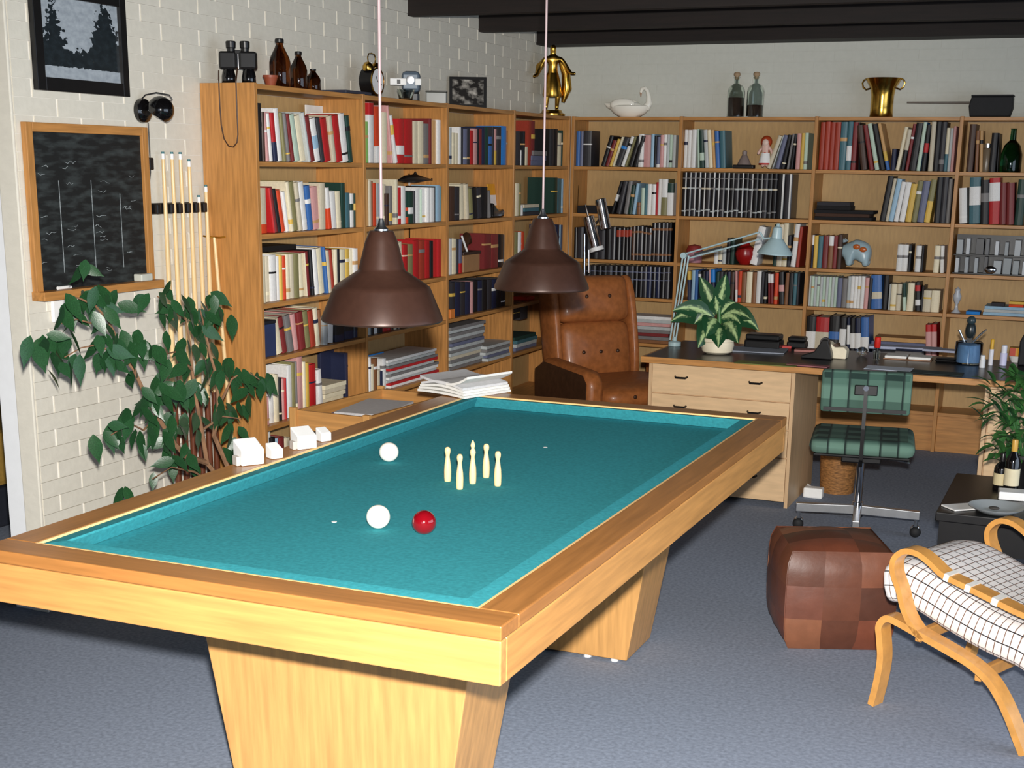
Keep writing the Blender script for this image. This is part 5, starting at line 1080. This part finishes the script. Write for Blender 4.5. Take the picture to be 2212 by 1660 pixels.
a, b, d = spot((1271,468), (1288,535), .033); MB().tube([b-d*.002, b+d*.022], [.045,.045], 24).build('spot_flange', 'white', rl, smooth=True); MB().tube([a, a-d*.03, a-d*.075], [.006,.006,.004], 8).build('spindle', 'chrome', rl, smooth=True)
a2, b2, d2 = spot((1297,430), (1309,495), .033); MB().tube([R_(1272,500)+Vector((0,.02,0)), R_(1300,462)+Vector((0,.02,0))], .006, 8).build('arm', 'chrome', rl, smooth=True)
# things between the bookcase and the armchair
random.seed(44)
row(3, 3, (1090,640,6.918), '128,350,k 240,360,d |356', name='ring_binder', kindword='ring binder')
bt_ = MB().box(0, .12, 0, .10, 0, .022).build('red_box', 'tint', bevel=.002, col=rgb(214,58,40)); put(3, bt_, shelf_along(3, 1136, ST[3], .05), ST[3]+.001, .04); tag(bt_, 'small bright red box beside the dark binders in the corner', 'box')
stack(3, 4, 1112, 1160, 'zsqg', .022, .2, 'on the fifth shelf in the corner bay')

# ------------------------------------------------------------------ tray stand behind the table
ts = thing('tray_stand', 'oak tray stand holding magazines beside the billiard table', 'tray table', (.605, -3.06, 0), math.radians(-4))
a, b, z0, z1 = .175, .335, .555, .635
MB().box(-a, a, -b, b, z0, z0+.012).build('tray_bottom', 'oak_y', ts)
for e in (-1, 1):
    MB().box(-a, a, e*b-.009, e*b+.009, z0-.005, z1).build('tray_side', 'table_x', ts, bevel=.003); MB().box(e*a-.009, e*a+.009, -b+.0095, b-.0095, z0-.005, z1).build('tray_side', 'table_y', ts, bevel=.003)
    for f in (-1, 1): MB().box(e*(a+.012)-.016, e*(a+.012)+.016, f*(b+.012)-.012, f*(b+.012)+.012, 0, z1+.012).build('leg', 'table_v', ts, bevel=.003)
for k, (x, y, r_, c_) in enumerate(((.0,.05,.1,(150,150,160)), (.03,.0,-.15,(176,172,178)), (-.02,.03,.05,(120,100,110)), (.02,-.03,.2,(190,188,192)))):
    o = MB().box(-.11, .11, -.19, .19, 0, .0125).build('magazine', 'newsprint' if k != 2 else 'tintmat', col=rgb(*c_)); o.location = (.605+x*.6, -3.06+y*.6, z0+.0125+k*.0130); o.rotation_euler = (0, 0, r_*.5)
    tag(o, ['grey magazine at the bottom of the pile in the oak tray', 'pale magazine second in the pile in the oak tray', 'mauve magazine third in the pile in the oak tray', 'printed newspaper topmost in the oak tray'][k], 'magazine', 'magazines in the oak tray')
# ------------------------------------------------------------------ things on the billiard table rails
nw = thing('open_newspaper', 'thick white newspaper lying open on the table corner', 'newspaper', (1.275, -3.53, TZ+.001), math.radians(-20))
def sheet(zs, w0, w1, n, d0, d1, mt):
    vs, fs = [], []
    for i in range(n+1):
        t = i/n; x = w0+(w1-w0)*t; z = zs(t)
        for y in (d0, d1):
            for dz in (0, .009): vs.append((x, y, z+dz))
    for i in range(n):
        o = i*4; fs += [(o,o+4,o+6,o+2), (o+1,o+3,o+7,o+5), (o,o+1,o+5,o+4), (o+2,o+6,o+7,o+3)]
    fs += [(0,2,3,1), (n*4,n*4+1,n*4+3,n*4+2)]
    return MB().add(vs, fs).build('page_leaf', mt, nw, smooth=True)
for k in range(4): sheet(lambda t: .0095*k+.004*math.sin(t*PI)*(k+1), -.135+.004*k, .125-.006*k, 10, -.135+.003*k, .125, 'newsprint' if k == 3 else 'paper')
sheet(lambda t: .040+.035*t*t, .02, .135, 8, -.13, .12, 'paper'); sheet(lambda t: .040+.014*(1-t)**2, -.13, .012, 8, -.125, .125, 'newsprint')
def cube(u, v, s, rz, label, w=1.0, big=False):
    q = on(u, v, 'z', TZ); t = thing('white_cube', label, 'cube', (q.x, q.y, TZ+.001), rz, 'white chalk cubes on the table rail')
    MB().hexa([(-s*w,-s,0),(s*w,-s,0),(s*w,s,0),(-s*w,s,0),(-s*w,-s,1.5*s),(s*w,-s,1.5*s),(s*w,s,2.3*s),(-s*w,s,2.3*s)]).build('cube_body', 'white', t, bevel=.003)
    if big:
        MB().box(-s*w-.0125, -s*w-.0005, -s*.7, s*.3, 0, s*.9).build('chalk_insert', 'tint', t, bevel=.002, col=rgb(206,196,186))
cube(538, 1002, .031, 1.0, 'large white chalk holder cube at the fig end of the rail', 1.15, True)
cube(593, 990, .0195, 1.1, 'small white cube beside the large holder at the fig end')
cube(656, 968, .028, 1.0, 'large white chalk holder cube nearer the tray stand', 1.15, True)
cube(699, 953, .0185, 1.1, 'small white cube nearest the tray stand')

# ------------------------------------------------------------------ patchwork pouf
po = thing('leather_pouf', 'square brown patchwork leather pouf on the carpet', 'pouf', (2.735, -3.50, 0), math.radians(22)); S = .197; H = .368
def sq(a, b):  # soft square cross-section
    return a, b
RNG = random.Random(9); PC = [rgb(126,76,54), rgb(108,64,46), rgb(98,58,42), rgb(138,88,62), rgb(116,70,54), rgb(88,52,38), rgb(122,68,48)]
def bulge(u, v): return .018*(1-abs(u)**2.2)*(1-abs(v)**2.2)
def patch(f, u0, u1, v0, v1):
    n = 3; vs, fs = [], []
    for i in range(n+1):
        for j in range(n+1):
            u, v = u0+(u1-u0)*i/n, v0+(v1-v0)*j/n
            edge = .0035 if (i in (0, n) or j in (0, n)) else 0
            vs.append(f(u, v, bulge(u, v)-edge))
    for i in range(n):
        for j in range(n): a_ = i*(n+1)+j; fs.append((a_, a_+n+1, a_+n+2, a_+1))
    MB().add(vs, fs).build('patch', 'pouf', po, smooth='all', col=RNG.choice(PC))
K = .93
def side(ang):
    c_, s_ = math.cos(ang), math.sin(ang)
    def f(u, v, b):
        k_ = 1-.10*abs(v)**6-.03*(v < 0)*abs(v)**2; x, y, z = u*S*k_, -(S+b)*k_, H/2+v*(H/2-.002)
        return (x*c_-y*s_, x*s_+y*c_, z)
    return f
for ang in (0, PI/2, PI, -PI/2):
    for i in range(3):
        for j in range(3): patch(side(ang), -1+i*2/3, -1+(i+1)*2/3, -1+j*2/3, -1+(j+1)*2/3)
def topf(u, v, b): return (u*S*.90, v*S*.90, H-.002+b*1.5)
for i in range(3):
    for j in range(3): patch(topf, -1+i*2/3, -1+(i+1)*2/3, -1+j*2/3, -1+(j+1)*2/3)
MB().box(-S*.84, S*.84, -S*.84, S*.84, .002, H-.008).build('lining', 'leatherdark', po, bevel=.01)

# ------------------------------------------------------------------ bentwood easy chair
F = Vector((3.012, -4.121, 0)); dd = Vector((.91, -.41, 0)).normalized(); nn = Vector((-dd.y, dd.x, 0))
bc = thing('bentwood_chair', 'bentwood easy chair with white checked cushion', 'chair', F)
def SZ(u, v, off=0):
    """picture point -> point in the vertical plane of the chair's near side frame"""
    r = _fw + _rt*((u-1106-CX0)/CF) - _up*((v-830-CY0)/CF); o = CPOS-(F+nn*off); k = -o.dot(nn)/r.dot(nn); q = o+r*k
    return q.dot(dd), q.z
def PT(s, z, off=0): return dd*s+nn*off+Vector((0,0,z))
def smoothpath(pts, n=6):
    out = []
    for i in range(len(pts)-1):
        p0, p1, p2, p3 = pts[max(0,i-1)], pts[i], pts[i+1], pts[min(len(pts)-1,i+2)]
        for k in range(n):
            t = k/n; out.append(tuple(.5*((2*p1[a])+(-p0[a]+p2[a])*t+(2*p0[a]-5*p1[a]+4*p2[a]-p3[a])*t*t+(-p0[a]+3*p1[a]-3*p2[a]+p3[a])*t**3) for a in (0,1)))
    return out+[pts[-1]]
leg = [SZ(*p) for p in ((1890,1521),(1903,1470),(1911,1420),(1909,1375),(1908,1350),(1922,1334),(1945,1341),(2000,1372),(2060,1406),(2105,1434),(2142,1468),(2167,1507),(2187,1550),(2203,1592))]
leg[0] = (leg[0][0], .002); s_e, z_e = leg[-1]; s_p, z_p = leg[-2]; leg.append((s_e+(s_e-s_p)*z_e/(z_p-z_e), .002)) if z_e > .02 else None
arm = [SZ(*p) for p in ((2000,1380),(1975,1345),(1960,1312),(1951,1275),(1938,1235),(1940,1206),(1962,1189),(1990,1194),(2015,1212),(2045,1240),(2090,1263),(2140,1288),(2200,1318))]
CWD = .58
for off in (0, CWD):
    MB().strip([PT(s, max(z, .002), off) for s, z in smoothpath(leg)], nn, .055, .022).build('leg_frame', 'bentwood', bc, smooth=True)
    MB().strip([PT(s, z, off) for s, z in smoothpath(arm)+[(arm[-1][0]+.12, arm[-1][1]-.02), (arm[-1][0]+.3, arm[-1][1]+.02)]], nn, .055, .018).build('arm_loop', 'bentwood', bc, smooth=True)
s1, z1 = leg[6]; MB().box(-.011, .011, 0, CWD-.055, -.02, .02).xf(Matrix.Translation(PT(s1+.05, z1-.045, .0275)) @ Matrix.Rotation(math.atan2(dd.y, dd.x), 4, 'Z')).build('cross_rail', 'bentwood', bc, bevel=.004)
s2, z2 = leg[9]; MB().box(-.011, .011, 0, CWD-.055, -.02, .02).xf(Matrix.Translation(PT(s2, z2-.045, .0275)) @ Matrix.Rotation(math.atan2(dd.y, dd.x), 4, 'Z')).build('cross_rail', 'bentwood', bc, bevel=.004)
# cushion: padded checked pad following the sling
top = [SZ(*p, .06) for p in ((1908,1262),(1916,1222),(1955,1200),(2000,1225),(2050,1262),(2100,1288),(2150,1312),(2200,1335),(2260,1350))]
cen = smoothpath([(top[0][0]-.0, .40)]+[(s, z) for s, z in top[2:]], 4)
def cushion_pad(y0, y1, line, thick, name):
    vs, fs, uv = [], [], []; ns = len(line); nw_ = 10; L = [0]
    for i in range(1, ns): L.append(L[-1]+math.dist(line[i], line[i-1]))
    ring = [(c_, s_) for c_, s_ in ((math.cos(2*PI*k/20), math.sin(2*PI*k/20)) for k in range(20))]
    W_ = (y1-y0)/2; per = [0]
    sup = lambda v, e: math.copysign(abs(v)**e, v)
    sec = [(W_*sup(c_, .35), thick/2*sup(s_, .55)) for c_, s_ in ring]
    for k in range(1, 21): per.append(per[-1]+math.dist(sec[k % 20], sec[k-1]))
    for i, (s, z) in enumerate(line):
        a_, b_ = line[max(0, i-1)], line[min(ns-1, i+1)]; tx, tz = b_[0]-a_[0], b_[1]-a_[1]; l_ = math.hypot(tx, tz); nx, nz = -tz/l_, tx/l_
        e = 1 if 0 < i < ns-1 else .55
        for (yy, hh) in sec: vs.append(PT(s+nx*hh*e, z+nz*hh*e, (y0+y1)/2+yy*(1 if e == 1 else .97)))
    for i in range(ns-1):
        for k in range(20):
            fs.append((i*20+k, i*20+(k+1) % 20, (i+1)*20+(k+1) % 20, (i+1)*20+k)); uv += [(L[i], per[k]), (L[i], per[k+1]), (L[i+1], per[k+1]), (L[i+1], per[k])]
    fs += [tuple(range(20))[::-1], tuple(range((ns-1)*20, ns*20))]; uv += [(v[0]*.0+L[0], per[k]) for k, v in enumerate(sec)]+[(L[-1], per[k]) for k in range(20)]
    me = bpy.data.meshes.new(name); me.from_pydata([tuple(v) for v in vs], [], fs); l = me.uv_layers.new(name='UVMap')
    for k, c_ in enumerate(uv): l.data[k].uv = c_
    return place(name, me, 'checks', bc, smooth='all')
ln = [SZ(u, v, .05) for u, v in ((1912,1262),(1950,1266),(2000,1292),(2050,1324),(2100,1354),(2150,1380),(2205,1404))]
e_ = ln[-1]; ln = smoothpath(ln+[(e_[0]+.10, e_[1]-.025), (e_[0]+.20, e_[1]+.03), (e_[0]+.29, e_[1]+.20), (e_[0]+.36, e_[1]+.44)], 5)
cushion_pad(.034, CWD-.034, ln, .145, 'cushion')
for k, t_ in ((9, .1), (10, .1), (11, .2)):
    p0, p1 = Vector((*arm[k], 0)), Vector((*arm[k+1], 0)); q0, q1 = p0.lerp(p1, t_), p0.lerp(p1, t_+.22)
    MB().strip([PT(q0.x, q0.y), PT(q1.x, q1.y)], nn, .059, .022).build('tie_strap', 'paper', bc)

# ------------------------------------------------------------------ low table with bottles and plant
lt = thing('low_table', 'low dark coffee table beside the bentwood chair', 'table', (3.42, -2.72, 0)); ZL = .42
MB().box(-.37, .60, -.42, .34, ZL-.035, ZL).build('table_top', 'black', lt, bevel=.004); MB().box(-.355, .585, -.405, .325, ZL-.15, ZL-.0355).build('apron', 'black', lt)
for x in (-.31, .54):
    for y in (-.36, .28): MB().box(x-.02, x+.02, y-.02, y+.02, 0, ZL-.1505).build('leg', 'black', lt)
def onlow(u, v): return on(u, v, 'z', ZL)
q = onlow(2078, 1097); o = MB().box(-.075, .075, -.045, .045, 0, .006).build('white_napkin', 'white', bevel=.002); o.location = (q.x+.01, q.y, ZL+.001); o.rotation_euler = (0,0,.7); tag(o, 'folded white napkin at the edge of the low table', 'napkin')
q = onlow(2152, 1108); pt_ = thing('glass_ashtray', 'wide glass ashtray on the low table', 'ashtray', (q.x, q.y, ZL+.001)); MB().lathe([(0,0),(.06,0),(.10,.022),(.104,.026),(.096,.025),(.058,.008),(0,.007)], 28, caps=False).build('dish', 'tintgloss', pt_, smooth=True, col=rgb(180,186,188)); MB().ell((-.01,.01,.014), .02, .015, .006).build('ash', 'tintmat', pt_, smooth='all', col=rgb(70,66,62))
q = onlow(2196, 1082); o = thing('white_carton', 'white carton lying on the low table', 'carton', (q.x+.02, q.y+.03, ZL+.001), .1); MB().box(-.09, .09, -.04, .04, 0, .032).build('carton_body', 'white', o, bevel=.003); MB().box(-.0915, -.0905, -.04, .04, .002, .03).build('end_flap', 'paper', o)
def wine(u, v, h, r, label, foil, lab):
    q = onlow(u, v); t = thing('wine_bottle', label, 'bottle', (q.x, q.y, ZL+.001), 0, 'bottles on the low table')
    MB().lathe([(0,0),(r,0),(r,h*.58),(r*.85,h*.66),(r*.42,h*.76),(r*.38,h*.80)], 24, caps=False).build('glass_body', 'blackgloss', t, smooth=True)
    MB().lathe([(r*.40,h*.78),(r*.42,h*.97),(r*.36,h)], 20).build('foil', 'tintgloss', t, smooth=True, col=foil)
    MB().lathe([(r*1.01,h*.14),(r*1.01,h*.46)], 24, caps=False).build('paper_label', 'tint', t, smooth=True, col=lab)
wine(2182, 1064, .215, .030, 'dark wine bottle with gold foil and cream label on the low table', rgb(206,160,70), rgb(226,214,180))
wine(2160, 1058, .15, .030, 'short dark bottle with cream label on the low table', rgb(30,28,28), rgb(224,208,164))
gp = thing('green_houseplant', 'bushy green houseplant in a dark pot behind the bottles', 'plant', (3.31, -2.45, ZL+.001)); 
MB().lathe([(0,0),(.06,0),(.085,.11),(.09,.11),(.09,.125),(.08,.125),(.075,.10),(0,.10)], 24, caps=False).build('pot', 'black', gp, smooth=True)
RNG = random.Random(3); G0 = Vector(gp.location)
for k in range(6): 
    a = RNG.uniform(0, 2*PI); MB().tube([(0,0,.10), (.04*math.cos(a),.04*math.sin(a),.22), (.09*math.cos(a),.09*math.sin(a),.34)], [.005,.004,.002], 6).build('stem', 'leaf2', gp, smooth=True)
for k in range(190):
    a = RNG.uniform(0, 2*PI); h = RNG.uniform(.08, .46); r = RNG.uniform(.02, .15)*(1.1 if h < .36 else .7); l = RNG.uniform(.06, .11); el = RNG.uniform(-.7, .8)
    p0 = Vector((r*math.cos(a), r*math.sin(a), h)); p1 = p0+Vector((l*math.cos(a)*math.cos(el), l*math.sin(a)*math.cos(el), l*math.sin(el)))
    bent_leaf(gp, 'leaf', 'leaf2', p0, p1, RNG.uniform(.028, .048), .012, n=5)
for (u, v, u2, v2) in ((2140,832,2098,815),(2150,830,2128,800),(2185,820,2188,785),(2150,880,2085,860),(2160,900,2112,905),(2170,930,2160,975)):
    a_ = on(u, v, 'y', gp.location.y)-G0; b_ = on(u2, v2, 'y', gp.location.y-.05)-G0; bent_leaf(gp, 'leaf', 'leaf2', a_, b_, .03, .012, n=6)

# ------------------------------------------------------------------ sofa glimpsed in the side room
sf = thing('sofa', 'mustard sofa with dark base glimpsed through the doorway', 'sofa', (-1.45, -3.6, 0))
MB().box(-.45, .45, -.8, .8, .02, .20).build('sofa_base', 'navy', sf, bevel=.01); MB().box(-.45, .45, -.8, .8, .205, .46).build('seat_cushion', 'mustard', sf, bevel=.03); MB().box(-.62, -.455, -.8, .8, .02, .85).build('backrest', 'slate_cushion', sf, bevel=.03); MB().box(-.45, .45, .805, .95, .02, .9).build('sofa_arm', 'slate_cushion', sf, bevel=.03)

ob = MB().box(0, .055, 0, .05, 0, .05).build('orange_box', 'tint', bevel=.002, col=rgb(226,130,58)); put(2, ob, shelf_along(2, 975, ST[3], .0), ST[3]+.001, .005); tag(ob, 'small orange box at the shelf edge beside the navy volumes', 'box')
